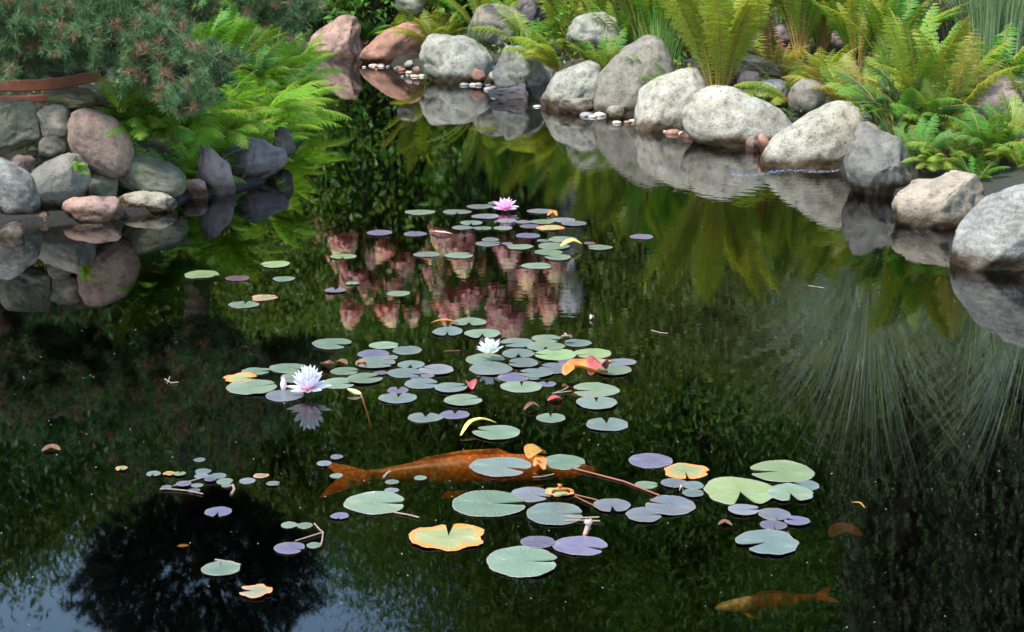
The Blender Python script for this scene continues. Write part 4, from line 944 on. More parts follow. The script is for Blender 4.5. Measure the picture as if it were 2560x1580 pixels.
# ---------------------------------------------------------------- lily pads
def padmat(name, c, c2, vein, edge=None, edgeamt=0.0, rough=.33, spot=.3):
    m, n, out = newmat(name)
    uv = nd(n, 'ShaderNodeUVMap'); sx = nd(n, 'ShaderNodeSeparateXYZ'); n.links.new(uv.outputs[0], sx.inputs[0])
    oi = nd(n, 'ShaderNodeObjectInfo'); tc = nd(n, 'ShaderNodeTexCoord')
    ad = nd(n, 'ShaderNodeVectorMath', operation='ADD'); n.links.new(tc.outputs['Object'], ad.inputs[0]); n.links.new(math_(n, 'MULTIPLY', oi.outputs['Random'], 19.), ad.inputs[1])
    nz = nd(n, 'ShaderNodeTexNoise', i_Scale=22, i_Detail=5, i_Roughness=.6); n.links.new(ad.outputs[0], nz.inputs['Vector'])
    nf = nd(n, 'ShaderNodeTexNoise', i_Scale=120, i_Detail=2); n.links.new(ad.outputs[0], nf.inputs['Vector'])
    cc = mixc(n, nz.outputs['Fac'], c, c2)
    hv = nd(n, 'ShaderNodeHueSaturation'); n.links.new(cc, hv.inputs['Color'])
    n.links.new(math_(n, 'MULTIPLY_ADD', oi.outputs['Random'], .42, .62), hv.inputs['Value'])
    n.links.new(math_(n, 'MULTIPLY_ADD', math_(n, 'FRACT', math_(n, 'MULTIPLY', oi.outputs['Random'], 7.3)), .05, .472), hv.inputs['Hue'])
    cc = hv.outputs[0]
    th = math_(n, 'MULTIPLY', sx.outputs['Y'], 2 * math.pi * 18)
    ve = math_(n, 'POWER', math_(n, 'ABSOLUTE', math_(n, 'SINE', math_(n, 'MULTIPLY_ADD', nz.outputs['Fac'], .6, th))), 14)
    vf = math_(n, 'SUBTRACT', 1.0, ve)
    vv = math_(n, 'MULTIPLY', math_(n, 'POWER', math_(n, 'ABSOLUTE', math_(n, 'COSINE', th)), 30), .55)
    cc = mixc(n, vv, cc, vein)
    if edge:
        rr = math_(n, 'MULTIPLY_ADD', nz.outputs['Fac'], 1.1, sx.outputs['X'])
        em = ramp(n, rr, [(min(.99, (1.42 - edgeamt) / 2), (0, 0, 0)), (min(1, (1.52 - edgeamt) / 2), (1, 1, 1))])
        n.links.new(math_(n, 'MULTIPLY', rr, .5), n.nodes[-1].inputs[0]) if False else None
        rm = [x for x in n.nodes if x.type == 'VALTORGB'][-1]
        for l_ in list(rm.inputs[0].links): n.links.remove(l_)
        n.links.new(math_(n, 'MULTIPLY', rr, .5), rm.inputs[0])
        cc = mixc(n, em, cc, edge)
    rnd2 = math_(n, 'FRACT', math_(n, 'MULTIPLY', oi.outputs['Random'], 13.7))
    rot = math_(n, 'ADD', math_(n, 'MULTIPLY_ADD', nz.outputs['Fac'], 1.0, math_(n, 'POWER', sx.outputs['X'], 3.0)), math_(n, 'MULTIPLY', rnd2, .22))
    cc = mixc(n, math_(n, 'MULTIPLY', ramp(n, math_(n, 'MULTIPLY', rot, .5), [(.83, (0, 0, 0)), (.88, (1, 1, 1))]), .8), cc, (.17, .10, .035))
    spm = ramp(n, nf.outputs['Fac'], [(.70, (0, 0, 0)), (.74, (1, 1, 1))]); cc = mixc(n, math_(n, 'MULTIPLY', spm, spot), cc, (.09, .06, .03))
    ce = ramp(n, sx.outputs['X'], [(.02, (1, 1, 1)), (.10, (0, 0, 0))]); cc = mixc(n, math_(n, 'MULTIPLY', ce, .55), cc, (.20, .24, .05))
    pt = nd(n, 'ShaderNodeTexNoise', i_Scale=9, i_Detail=4, i_Roughness=.6); n.links.new(ad.outputs[0], pt.inputs['Vector']); cc = mixc(n, math_(n, 'MULTIPLY', ramp(n, pt.outputs['Fac'], [(.45, (0, 0, 0)), (.7, (1, 1, 1))]), .55), cc, mixc(n, 1.0, cc, (1.35, 1.05, .75), 'MULTIPLY'))
    rim = ramp(n, sx.outputs['X'], [(.955, (0, 0, 0)), (.985, (1, 1, 1))]); cc = mixc(n, math_(n, 'MULTIPLY', rim, .5), cc, (.30, .20, .16))
    p = nd(n, 'ShaderNodeBsdfPrincipled', i_Roughness=rough); p.inputs['Specular IOR Level'].default_value = .7
    p.inputs['Coat Weight'].default_value = .3; p.inputs['Coat Roughness'].default_value = .3
    n.links.new(cc, p.inputs['Base Color'])
    hgt_ = math_(n, 'ADD', math_(n, 'MULTIPLY', vv, -.5), math_(n, 'MULTIPLY', nz.outputs['Fac'], 1.0))
    b = nd(n, 'ShaderNodeBump', i_Distance=.006, i_Strength=.8); n.links.new(hgt_, b.inputs['Height']); n.links.new(b.outputs[0], p.inputs['Normal'])
    n.links.new(p.outputs[0], out.inputs[0]); return m
PM = {
 'g': padmat('pad_grey_green', (.145, .19, .11), (.10, .14, .09), (.19, .24, .15)),
 'b': padmat('pad_blue_green', (.12, .155, .125), (.095, .12, .11), (.16, .19, .16)),
 'y': padmat('pad_yellow_green', (.19, .25, .09), (.135, .19, .08), (.25, .3, .14)),
 'p': padmat('pad_purple', (.115, .095, .145), (.09, .085, .13), (.16, .10, .14)),
 'm': padmat('pad_mauve_grey', (.14, .13, .15), (.115, .135, .135), (.18, .13, .15)),
 'r': padmat('pad_dark_red', (.12, .045, .055), (.09, .04, .055), (.15, .06, .06)),
 't': padmat('pad_tan', (.32, .27, .13), (.22, .22, .12), (.3, .22, .14), (.42, .17, .06), .12),
 'o': padmat('pad_green_with_yellow_orange_edge', (.21, .27, .12), (.27, .27, .09), (.3, .28, .14), (.62, .17, .012), .12, spot=1.0),
 'e': padmat('pad_green_with_brown_edge', (.18, .24, .14), (.15, .21, .13), (.21, .25, .15), (.42, .28, .12), -.16),
}
ANG = {'R': 0, 'RU': 25, 'U': 90, 'LU': 155, 'L': 180, 'LD': 205, 'D': 270, 'RD': 335, '': None}
def padmesh(rad, notch, seed, wav=1.0, wide=7, decay=0.0):
    r = random.Random(seed); rings = [0, .12, .35, .6, .8, .92, .975, 1.0]; na = 56
    el = r.uniform(.94, 1.05); ph = [r.uniform(0, 6.28) for _ in range(5)]
    if notch is None: a0 = r.uniform(0, 6.28); half = R(1.2)
    else: a0 = R(notch); half = R(wide * r.uniform(.7, 1.5))
    V, UV = [], []
    for ri in rings:
        for k in range(na + 1):
            t = k / na; h2 = half * (ri if ri > .1 else .1) ** .2
            th = a0 + h2 + (2 * math.pi - 2 * h2) * t
            edge = 1 + .012 * math.sin(9 * th + ph[0]) + .008 * math.sin(23 * th + ph[1]) + .02 * math.sin(3 * th + ph[2])
            edge -= .10 * math.exp(-(min(t, 1 - t) / .012) ** 2) if notch is not None else 0      # rounded lobes
            if decay: edge -= decay * max(0, noise.noise(Vector((math.cos(th) * 1.8 + seed, math.sin(th) * 1.8, 0)))) ** .7 * (1 if ri > .5 else ri * 2)
            rr = ri * rad * edge
            z = wav * rad * (.028 * ri * ri * math.sin(2 * th + ph[3]) + .016 * ri ** 2 * math.sin(5 * th + ph[4])) + rad * .016 * max(0, ri - .9) / .1 * (.3 + .7 * max(0, math.sin(th * 1.5 + ph[2])))
            V.append((rr * math.cos(th) * el, rr * math.sin(th) / el, z)); UV.append((ri, t))
    nr = len(rings); F = []
    zm = sorted(v[2] for v in V)[len(V) // 5]; V = [(x, y, max(z - zm, -.0004)) for x, y, z in V]
    for i in range(nr - 1):
        for k in range(na): F.append((i * (na + 1) + k, (i + 1) * (na + 1) + k, (i + 1) * (na + 1) + k + 1, i * (na + 1) + k + 1))
    n0 = len(V); V += [(x, y, z - .0009) for x, y, z in V]; UV += UV
    F += [tuple(n0 + j for j in f[::-1]) for f in F]
    ring_ = [(nr - 1) * (na + 1) + k for k in range(na + 1)]
    F += [(ring_[k], n0 + ring_[k], n0 + ring_[k + 1], ring_[k + 1]) for k in range(na)]
    for col_ in (0, na):
        e_ = [i * (na + 1) + col_ for i in range(nr)]
        for i in range(nr - 1):
            f = (e_[i], n0 + e_[i], n0 + e_[i + 1], e_[i + 1]); F.append(f if col_ == na else f[::-1])
    return V, F, UV
# px, py, width px, class, notch, cluster
PADS = [
 (505,687,88,'y','RD','a'),(593,697,60,'r','','a'),(689,663,75,'y','LD','a'),(710,699,57,'g','','a'),(858,643,62,'y','D','a'),(881,710,34,'g','D','a'),(838,728,53,'p','U','a'),(661,745,68,'t','RU','a'),(610,763,74,'g','U','a'),(996,734,59,'g','L','a'),
 (949,584,65,'p','','b'),(1050,532,73,'g','','b'),(1143,532,69,'b','D','b'),(1199,517,64,'b','','b'),(1241,508,44,'b','','b'),(1213,543,68,'m','','b'),(1350,529,66,'m','','b'),(1178,559,59,'b','D','b'),(1156,570,53,'b','','b'),(1206,572,46,'g','D','b'),
 (1257,572,50,'g','L','b'),(1268,553,53,'g','D','b'),(1310,556,42,'m','','b'),(1356,556,62,'g','','b'),(1407,550,62,'m','','b'),(1435,561,64,'m','','b'),(1325,566,50,'p','R','b'),(1376,571,71,'o','','b'),(1038,585,60,'p','','b'),(1319,590,64,'p','L','b'),
 (1407,600,72,'g','LU','b'),(1358,604,32,'m','','b'),(1226,601,46,'b','','b'),(1220,610,64,'m','R','b'),(1268,610,28,'p','','b'),(1299,619,68,'g','L','b'),(1384,617,82,'g','L','b'),(1370,631,71,'g','L','b'),(1474,608,30,'r','','b'),(1500,621,62,'g','L','b'),
 (1395,645,68,'g','LU','b'),(1066,637,64,'b','','b'),(1147,640,71,'g','RU','b'),(1341,665,74,'g','R','b'),(1604,593,61,'p','','b'),
 (1173,807,83,'g','D','c'),(1119,831,82,'b','D','c'),(1206,837,92,'g','D','c'),
 (1292,858,87,'b','LD','c'),(1367,847,76,'e','RD','c'),(1444,859,70,'b','L','c'),(1364,869,93,'g','D','c'),(1388,889,106,'y','L','c'),(1481,885,96,'y','LD','c'),(1296,885,84,'b','D','c'),(1213,899,103,'g','RD','c'),(1307,910,80,'b','L','c'),(1432,907,70,'p','R','c'),
 (1497,907,62,'t','RD','c'),(1556,906,65,'m','L','c'),(1532,927,96,'g','L','c'),(1390,923,91,'m','LU','c'),(1227,924,111,'b','','c'),(1340,935,82,'b','L','c'),(1335,947,28,'b','','c'),(1284,944,83,'p','','c'),(1367,961,47,'p','U','c'),(1304,969,102,'g','U','c'),
 (1488,977,125,'g','L','c'),(1492,1010,106,'b','U','c'),(1157,1003,96,'g','RU','c'),(1377,1047,76,'g','U','c'),(1517,1063,110,'b','U','c'),(1241,1084,117,'g','LU','c'),
 (830,861,101,'g','RD','d'),(959,866,73,'e','R','d'),(1018,876,76,'b','L','d'),(934,887,80,'p','','d'),(976,897,40,'m','R','d'),(939,909,104,'b','RD','d'),(1027,912,71,'b','D','d'),(1091,927,88,'m','LU','d'),(1013,934,88,'b','RD','d'),(861,928,70,'g','R','d'),
 (951,934,34,'p','','d'),(912,949,91,'g','RU','d'),(846,959,92,'g','R','d'),(1069,943,35,'m','','d'),(1040,947,28,'p','','d'),(1054,961,88,'b','R','d'),(1128,972,83,'b','RU','d'),(995,976,56,'p','U','d'),(995,997,91,'b','U','d'),(640,929,70,'g','R','d'),
 (720,921,89,'g','RD','d'),(604,948,90,'o','R','d'),(631,970,128,'g','RU','d'),(712,990,98,'m','','d'),(742,945,85,'g','','d'),(1063,1045,84,'b','U','d'),(1137,1037,73,'p','U','d'),
 (499,1150,28,'m','','e'),(304,1175,31,'o','D','e'),(384,1187,36,'b','D','e'),(423,1187,29,'o','','e'),(449,1188,29,'y','U','e'),(508,1180,40,'b','','e'),(504,1192,35,'m','','e'),(544,1191,41,'b','','e'),(526,1202,29,'p','','e'),(562,1205,42,'g','R','e'),
 (567,1215,26,'m','','e'),(618,1203,41,'m','','e'),(653,1192,37,'t','','e'),(683,1212,33,'g','R','e'),(460,1213,37,'p','','e'),(416,1222,27,'m','','e'),(493,1217,29,'g','','e'),(485,1227,30,'p','','e'),(546,1280,66,'p','D','e'),
 (723,1313,41,'g','','f'),(762,1316,41,'g','','f'),(724,1372,76,'p','RD','f'),(785,1364,37,'g','','f'),(552,1425,93,'g','','f'),(640,1482,82,'t','L','f'),
 (842,1146,33,'m','','g'),(810,1161,38,'m','','g'),(841,1190,34,'g','','g'),(849,1293,44,'p','D','g'),(980,1207,34,'g','','g'),(1051,1198,32,'g','L','g'),(979,1227,35,'m','','g'),
 (939,1259,157,'e','R','g'),(1251,1170,150,'b','RD','g'),(1411,1157,108,'g','RD','g'),(1224,1261,186,'g','R','g'),(1328,1237,103,'m','RD','g'),(1387,1286,150,'b','R','g'),(1399,1232,72,'o','R','g'),(1121,1345,188,'o','U','g'),
 (1344,1359,82,'p','','g'),(1450,1366,131,'p','RD','g'),(1307,1407,186,'g','R','g'),
 (1530,1267,93,'m','D','h'),(1626,1153,109,'p','','h'),(1713,1178,118,'o','D','h'),(1616,1213,56,'g','R','h'),(1685,1210,65,'m','','h'),(1733,1216,54,'b','','h'),(1733,1236,54,'b','R','h'),(1850,1230,189,'y','D','h'),(1953,1181,158,'y','L','h'),
 (1975,1236,118,'g','D','h'),(2014,1215,72,'b','LU','h'),(1674,1266,130,'m','LU','h'),(1612,1290,96,'m','R','h'),(1859,1278,76,'m','R','h'),(1936,1288,81,'m','','h'),(1933,1314,64,'p','D','h'),(1992,1306,62,'p','LU','h'),(1919,1360,158,'b','LD','h')]
CN = {'g': 'grey-green', 'b': 'blue-green', 'y': 'yellow-green', 'p': 'purple', 'm': 'mauve-grey', 'r': 'dark red', 't': 'tan', 'o': 'yellow-orange edged', 'e': 'brown-edged green'}
CLN = {'a': 'in the loose group near the left bank', 'b': 'around the pink water lily', 'c': 'in the raft round the small white lily', 'd': 'in the raft round the white-pink lily', 'e': 'among the tiny front left pads',
       'f': 'scattered at the bottom left', 'g': 'around the big orange koi', 'h': 'in the front right group'}
def sizecls(w_, cl): 
    big = {'a': 70, 'b': 64, 'c': 90, 'd': 85, 'e': 36, 'f': 70, 'g': 100, 'h': 100}[cl]
    return 'large' if w_ >= big else 'small'
ORD = ['first', 'second', 'third', 'fourth', 'fifth', 'sixth', 'seventh', 'eighth', 'ninth', 'tenth', 'eleventh', 'twelfth']
cls = {}
for i, pd in enumerate(PADS): cls.setdefault((sizecls(pd[2], pd[5]), pd[3], pd[5]), []).append(i)
plabel = {}
for (sz, c_, cl), idx in cls.items():
    idx.sort(key=lambda i: PADS[i][0])
    for k_, i in enumerate(idx):
        if len(idx) == 1: plabel[i] = 'only %s %s lily pad %s' % (sz, CN[c_], CLN[cl])
        else: plabel[i] = '%s %s lily pad, %s from left %s' % (sz, CN[c_], ORD[k_], CLN[cl])
M['padstalk'] = M['stemred']
for i, (px, py, w_, c_, nt_, cl) in enumerate(sorted(PADS, key=lambda q: q[1])):
    j = PADS.index((px, py, w_, c_, nt_, cl))
    p_ = W(px, py); s_ = (p_ - Vector((0, 0, CAMH))).length / FPX; rad = w_ / 2 * s_
    V, F, UV = padmesh(rad, ANG[nt_], j + 11, wav=.45 if c_ not in 'ot' else .9, wide=rnd.choice((5, 8, 12)), decay=.28 if c_ in 'ot' else rnd.choice((0, .03, .06, .12)))
    me = npmesh('lily_pad', V, F, [PM[c_]], smooth=True, uv=UV)
    o = link('lily_pad', me, loc=(p_.x, p_.y, .0012 + (i % 6) * .0009)); tag(o, plabel[j], 'lily pad', 'floating lily pads')

# ---------------------------------------------------------------- water lilies
def petalmesh(name, mat, L=1, wd=.34, cup=.25, curl=.15):
    nu, nv = 10, 5; V = []
    for i in range(nu):
        t = i / (nu - 1); w_ = wd * (math.sin(math.pi * min(1, t * .93 + .05)) ** .75) * (1 - .25 * t)
        for k in range(nv):
            s = (k / (nv - 1) - .5) * 2; V.append((t * L, s * w_ / 2, cup * w_ * s * s + curl * t * t * .8))
    F = [(i * nv + k, (i + 1) * nv + k, (i + 1) * nv + k + 1, i * nv + k + 1) for i in range(nu - 1) for k in range(nv - 1)]
    me = npmesh(name, V, F, [mat], smooth=True); return me
def petalmat(name, tip, base):
    m, n, out = newmat(name); tc = nd(n, 'ShaderNodeTexCoord'); sx = nd(n, 'ShaderNodeSeparateXYZ'); n.links.new(tc.outputs['Object'], sx.inputs[0])
    c = ramp(n, sx.outputs['X'], [(.05, base), (.62, tip)])
    p = nd(n, 'ShaderNodeBsdfPrincipled', i_Roughness=.45); n.links.new(c, p.inputs['Base Color']); t = nd(n, 'ShaderNodeBsdfTranslucent'); n.links.new(c, t.inputs['Color'])
    ms = nd(n, 'ShaderNodeMixShader'); ms.inputs[0].default_value = .35; n.links.new(p.outputs[0], ms.inputs[1]); n.links.new(t.outputs[0], ms.inputs[2]); n.links.new(ms.outputs[0], out.inputs[0]); return m
M['stamen'] = plainmat('stamen_yellow', (.85, .50, .08), .5)
def waterlily(px, py, w_, z, tipc, basec, label, rings, cls_='water_lily', stam=True):
    p_ = W(px, py); s = (p_ - Vector((0, 0, CAMH))).length / FPX * w_ / 2
    e = empty(cls_, (p_.x, p_.y, z), label, 'water lily', 'open water lilies')
    mt = petalmat('petal_' + label[:8].strip().replace(' ', '_'), tipc, basec); mes = [petalmesh('petal', mt, 1, wd, cp, cu) for wd, cp, cu in ((.36, .45, .12), (.34, .55, .22), (.32, .6, .30))]
    k = 0
    for n_, el, ln, zz in rings:
        for i in range(n_):
            o = link('petal', mes[min(2, k)], e, (0, 0, zz * s)); a = 2 * math.pi * (i + .5 * (k % 2) + rnd.uniform(-.15, .15)) / n_
            o.rotation_euler = (0, -R(el + rnd.uniform(-6, 6)), a); q = s * ln * rnd.uniform(.93, 1.05); o.scale = (q, q, q)
        k += 1
    if stam:
        pts = []
        for i in range(34):
            a = rnd.uniform(0, 6.28); rr = rnd.uniform(.02, .10) * s; h_ = rnd.uniform(.22, .34) * s
            pts.append(([(rr * .5 * math.cos(a), rr * .5 * math.sin(a), .03 * s), (rr * 1.6 * math.cos(a), rr * 1.6 * math.sin(a), h_ * .7), (rr * .9 * math.cos(a), rr * .9 * math.sin(a), h_)], [.018 * s, .022 * s, .008 * s]))
        link('stamens', tubemesh('stamens', pts, M['stamen'], 4), e)
    return e
waterlily(1263, 531, 74, .012, (.86, .52, .74), (.80, .10, .34), 'pink water lily at the back of the pond with a yellow centre', [(8, 6, 1, .0), (8, 26, .98, .03), (7, 48, .85, .05), (6, 66, .72, .06)])
waterlily(772, 994, 114, .02, (.70, .66, .68), (.78, .34, .52), 'large white water lily blushed pink in the middle', [(8, 10, 1, .0), (9, 36, 1.02, .04), (9, 56, 1.05, .08), (7, 74, 1.0, .1)], stam=False)
waterlily(1224, 903, 84, .022, (.72, .71, .67), (.70, .66, .45), 'small pure white cup-shaped water lily', [(7, 22, .98, .06), (8, 42, 1, .08), (8, 60, .95, .1), (5, 76, .85, .12)])
# closed bud beside the large lily
M['bud'] = petalmat('bud_white', (.85, .80, .76), (.70, .55, .50))
def loftobj(name, pts, rad, mat, parent=None, sides=12, flat=1.0):
    V, F = tubes([(pts, rad)], sides); return link(name, npmesh(name, V, F, [mat], smooth=True), parent)
b_ = W(709, 976); s_ = b_.length / FPX
e = empty('lily_bud', (b_.x, b_.y, .0), 'closed white water lily bud standing left of the large white lily', 'bud')
loftobj('bud', [(0, 0, .0), (0, 0, .010), (0, 0, .024), (.001, 0, .040), (.001, 0, .050)], [.006, .010, .0115, .007, .001], M['bud'], e)
loftobj('stalk', [(0, 0, .004), (.004, .02, -.12), (0, .05, -.5)], [.003, .003, .003], M['bark'], e)
# faded floating bud with stalk
b_ = W(888, 986)
M['faded'] = plainmat('faded_bud', (.50, .42, .20), .5, .4, .5, 60)
e = empty('spent_lily_bud', (b_.x, b_.y, 0.004), 'spent yellowish lily bud floating right of the large white lily with a red stalk', 'bud')
loftobj('bud', [(-.028, .012, .012), (-.016, .008, .009), (0, 0, .005), (.014, -.006, .002), (.022, -.01, 0)], [.002, .007, .010, .007, .003], M['faded'], e)
loftobj('stalk', [(.02, -.01, .0), (.032, -.05, -.012), (.05, -.10, -.04), (.065, -.13, -.09)], [.0035, .003, .003, .003], M['stemred'], e, 6)
# bare pinkish bud stub by the purple pads
b_ = W(1467, 1334); M['stub'] = plainmat('stub_cream', (.4, .32, .27), .5)
e = empty('spent_lily_bud', (b_.x, b_.y, 0), 'cream flower stub standing above the biggest purple pad', 'bud')
loftobj('bud', [(.006, 0, .024), (.004, 0, .034), (.003, 0, .043)], [.006, .013, .008], M['stub'], e)
loftobj('stalk', [(-.012, 0, -.03), (-.004, 0, .0), (.004, 0, .026)], [.006, .006, .007], plainmat('stalk_pink', (.5, .28, .24), .5), e, 8)

# ---------------------------------------------------------------- leaves, twigs, foam, specks
def leafblade(name, pts, wd, mat, arch=.3):
    """a dead leaf lofted along pts (curled across)"""
    V, F = [], []; n_ = len(pts)
    for i, p_ in enumerate(pts):
        p_ = Vector(p_); t = (Vector(pts[min(i + 1, n_ - 1)]) - Vector(pts[max(0, i - 1)])).normalized(); s = t.cross(Vector((0, 0, 1))).normalized()
        w_ = wd * math.sin(math.pi * (.06 + .88 * i / (n_ - 1))) ** .7
        for k in range(5): q = (k / 4 - .5) * 2; V.append((p_ + s * q * w_ / 2 + Vector((0, 0, arch * w_ * q * q)))[:])
    F = [(i * 5 + k, (i + 1) * 5 + k, (i + 1) * 5 + k + 1, i * 5 + k + 1) for i in range(n_ - 1) for k in range(4)]
    o = link(name, npmesh(name, V, F, [mat], smooth=True)); so_ = o.modifiers.new('solid', 'SOLIDIFY'); so_.thickness = .0012; return o
LM = {'yellow': plainmat('dead_leaf_yellow', (.50, .40, .10), .5, .4, .3, 40), 'orange': plainmat('dead_leaf_orange', (.50, .15, .02), .5, .4, .5, 40), 'brown': plainmat('dead_leaf_brown', (.13, .055, .025), .6, .3, .4, 40),
      'pink': plainmat('dead_leaf_pink', (.55, .30, .28), .5, .4, .3, 40), 'red': plainmat('dead_leaf_red', (.30, .05, .04), .4, .5, .3, 40), 'cream': plainmat('dead_leaf_cream', (.45, .40, .28), .5, .4, .3, 40), 'ochre': plainmat('sunk_leaf', (.30, .15, .025), .6, .3, .3, 40)}
def deadleaf(pp, wd, mat, label, z=.006, lift=.012, name='dead_leaf'):
    pts = []
    n_ = 9
    for i in range(n_):
        t = i / (n_ - 1) * (len(pp) - 1); k = min(int(t), len(pp) - 2); f = t - k
        a, b__ = W(*pp[k]), W(*pp[k + 1]); q = a.lerp(b__, f); pts.append((q.x, q.y, z + lift * math.sin(math.pi * i / (n_ - 1))))
    s = Vector(pts[0]).length / FPX
    return tag(leafblade(name, pts, wd * s, LM[mat]), label, 'dead leaf')
deadleaf([(1152, 1094), (1172, 1076), (1205, 1066), (1240, 1062)], 16, 'yellow', 'thin curved yellow leaf resting against a grey-green pad', lift=.02)
deadleaf([(1078, 582), (1100, 588), (1130, 588)], 12, 'cream', 'thin cream leaf floating left of the pink water lily', lift=.006)
deadleaf([(1403, 626), (1430, 622), (1455, 622)], 26, 'yellow', 'yellow leaf lying on the pads right below the pink lily', z=.02)
deadleaf([(1078, 812), (1110, 814), (1145, 812)], 16, 'orange', 'orange leaf strip at the top of the white lily raft')
deadleaf([(1412, 948), (1432, 938), (1460, 944), (1490, 950), (1514, 942)], 62, 'orange', 'curled bright orange leaf in the white lily raft', lift=.02, z=.014)
deadleaf([(1476, 952), (1495, 942), (1514, 936)], 56, 'red', 'upturned dark red leaf behind the curled orange leaf', lift=.03, z=.02)
deadleaf([(1402, 860), (1415, 862), (1428, 858)], 24, 'pink', 'pink leaf scrap between two pads in the white lily raft', z=.02)
deadleaf([(895, 923), (905, 925), (915, 923)], 26, 'orange', 'small orange leaf curl in the left raft', z=.012)
deadleaf([(803, 913), (822, 918), (840, 916)], 34, 'brown', 'wet brown leaf above the left raft', z=.003, lift=.004)
deadleaf([(838, 910), (855, 911), (868, 914)], 24, 'brown', 'second wet brown leaf above the left raft, smaller', z=.003, lift=.004)
deadleaf([(1170, 960), (1178, 968), (1180, 976)], 30, 'red', 'small dark red leaf between the two rafts', z=.003)
deadleaf([(1310, 1028), (1330, 1022), (1350, 1022)], 18, 'brown', 'brown leaf floating in front of the white lily raft', z=.003)
deadleaf([(1370, 1004), (1388, 1002), (1405, 1000)], 26, 'red', 'red leaf floating left of the notched pads', z=.002, lift=.004)
deadleaf([(1476, 800), (1484, 798)], 12, 'pink', 'single pale pink petal floating below the statue reflection', z=.003)
deadleaf([(1322, 1150), (1338, 1142), (1362, 1138)], 62, 'ochre', 'yellow-brown decayed leaf beside the koi head', z=.004, lift=.006)
deadleaf([(1335, 1172), (1350, 1168), (1360, 1180)], 30, 'orange', 'torn orange leaf scrap beside the koi head', z=.006)
deadleaf([(1382, 1246), (1400, 1250), (1422, 1244)], 46, 'orange', 'rotting orange leaf pieces on the decayed pad', z=.014)
deadleaf([(442, 1340), (457, 1343), (472, 1339)], 20, 'ochre', 'sunken ochre leaf at the bottom left', z=-.03, lift=0)
deadleaf([(1796, 1314), (1812, 1309), (1830, 1316)], 16, 'brown', 'crumpled dull leaf left of the small purple pads', z=.002, lift=.003)
deadleaf([(2080, 1272), (2112, 1262), (2156, 1272)], 62, 'brown', 'sunken red-brown leaf right of the front pads', z=-.085, lift=0)
deadleaf([(2130, 1258), (2150, 1262), (2162, 1272)], 6, 'ochre', 'pale leaf stalk tip poking out right of the front pads', z=.002, lift=.003)
deadleaf([(106, 1130), (130, 1124), (150, 1128)], 24, 'brown', 'star-shaped brown dead leaf floating at the left', z=.002, lift=.003)
deadleaf([(1699, 1231), (1707, 1231)], 14, 'pink', 'tiny magenta petal beside the largest pad', z=.004)
deadleaf([(1370, 541), (1382, 538), (1392, 542)], 16, 'orange', 'small orange and white leaf right of the pink lily', z=.004)
def twig(pp, rad, mat, label, zs=None):
    pts = [W(*p_) for p_ in pp]; zs = zs or [.004] * len(pts)
    V, F = tubes([([(q.x, q.y, z) for q, z in zip(pts, zs)], rad)], 5); return tag(link('twig', npmesh('twig', V, F, [mat], smooth=True)), label, 'twig')
twig([(1428, 1174), (1480, 1186), (1560, 1206), (1610, 1226), (1650, 1244)], .0028, M['stemred'], 'long red lily stalk running right from beside the koi head', [.006, .004, .003, .003, .006])
twig([(1437, 1240), (1480, 1250), (1500, 1256)], .002, M['stemred'], 'short red stalk left of the notched mauve pad')
twig([(1437, 1244), (1465, 1258), (1488, 1268)], .002, M['stemred'], 'lower short red stalk left of the notched mauve pad')
twig([(400, 1226), (430, 1226), (470, 1230), (508, 1238)], .0018, M['twig'], 'pale twig floating under the tiny front left pads')
twig([(433, 1218), (460, 1210), (505, 1198)], .0022, M['twig'], 'pale twig crossing between the tiny front left pads')
twig([(582, 1216), (586, 1226), (578, 1240)], .004, M['twig'], 'forked pale twig hanging below the tiny front left pads')
twig([(786, 1312), (800, 1328), (808, 1334), (806, 1352), (802, 1368)], .0022, M['twig'], 'bent white twig beside the bottom left pads')
twig([(808, 1334), (770, 1346), (738, 1356)], .002, M['twig'], 'thin straight twig branching from the bent white twig')
twig([(538, 1403), (570, 1408), (602, 1416)], .0028, M['twig'], 'pale twig lying over the lone grey-green pad')
twig([(1380, 987), (1408, 978), (1420, 970)], .0025, M['twig'], 'pale forked twig left of the biggest pad of the white lily raft')
twig([(1385, 986), (1428, 980)], .0018, M['twig'], 'thin twig under the forked twig of the white lily raft')
twig([(1412, 1295), (1450, 1298), (1498, 1296)], .002, M['twig'], 'upper of two pine needles right of a blue-green pad')
twig([(1412, 1305), (1455, 1304), (1500, 1306)], .002, M['twig'], 'lower of two pine needles right of a blue-green pad')
twig([(412, 950), (428, 960), (446, 958)], .0022, M['twig'], 'lone thin twig floating in the dark water at the left')
twig([(425, 944), (418, 962)], .0018, M['twig'], 'short twig crossing the lone twig at the left')
twig([(958, 1198), (968, 1186), (976, 1182)], .0035, M['twig'], 'white scrap floating over the koi tail')
twig([(985, 1284), (1020, 1290), (1048, 1297)], .0022, M['twig'], 'pale twig at the lower right of the brown-edged pad')
twig([(1385, 1188), (1360, 1194), (1332, 1196)], .0016, M['twig'], 'curved white thread below the koi head')
twig([(1628, 828), (1650, 834), (1670, 836)], .002, M['twig'], 'pine needle floating in the centre right water')
twig([(1110, 880), (1150, 879)], .0012, M['stemred'], 'thin red thread left of the small white lily')
twig([(2020, 716), (2060, 722)], .002, M['twig'], 'pale needle floating at the right below the ferns')
M['sunkstem'] = plainmat('sunken_stem', (.13, .055, .03), .5, .3, .3, 20)
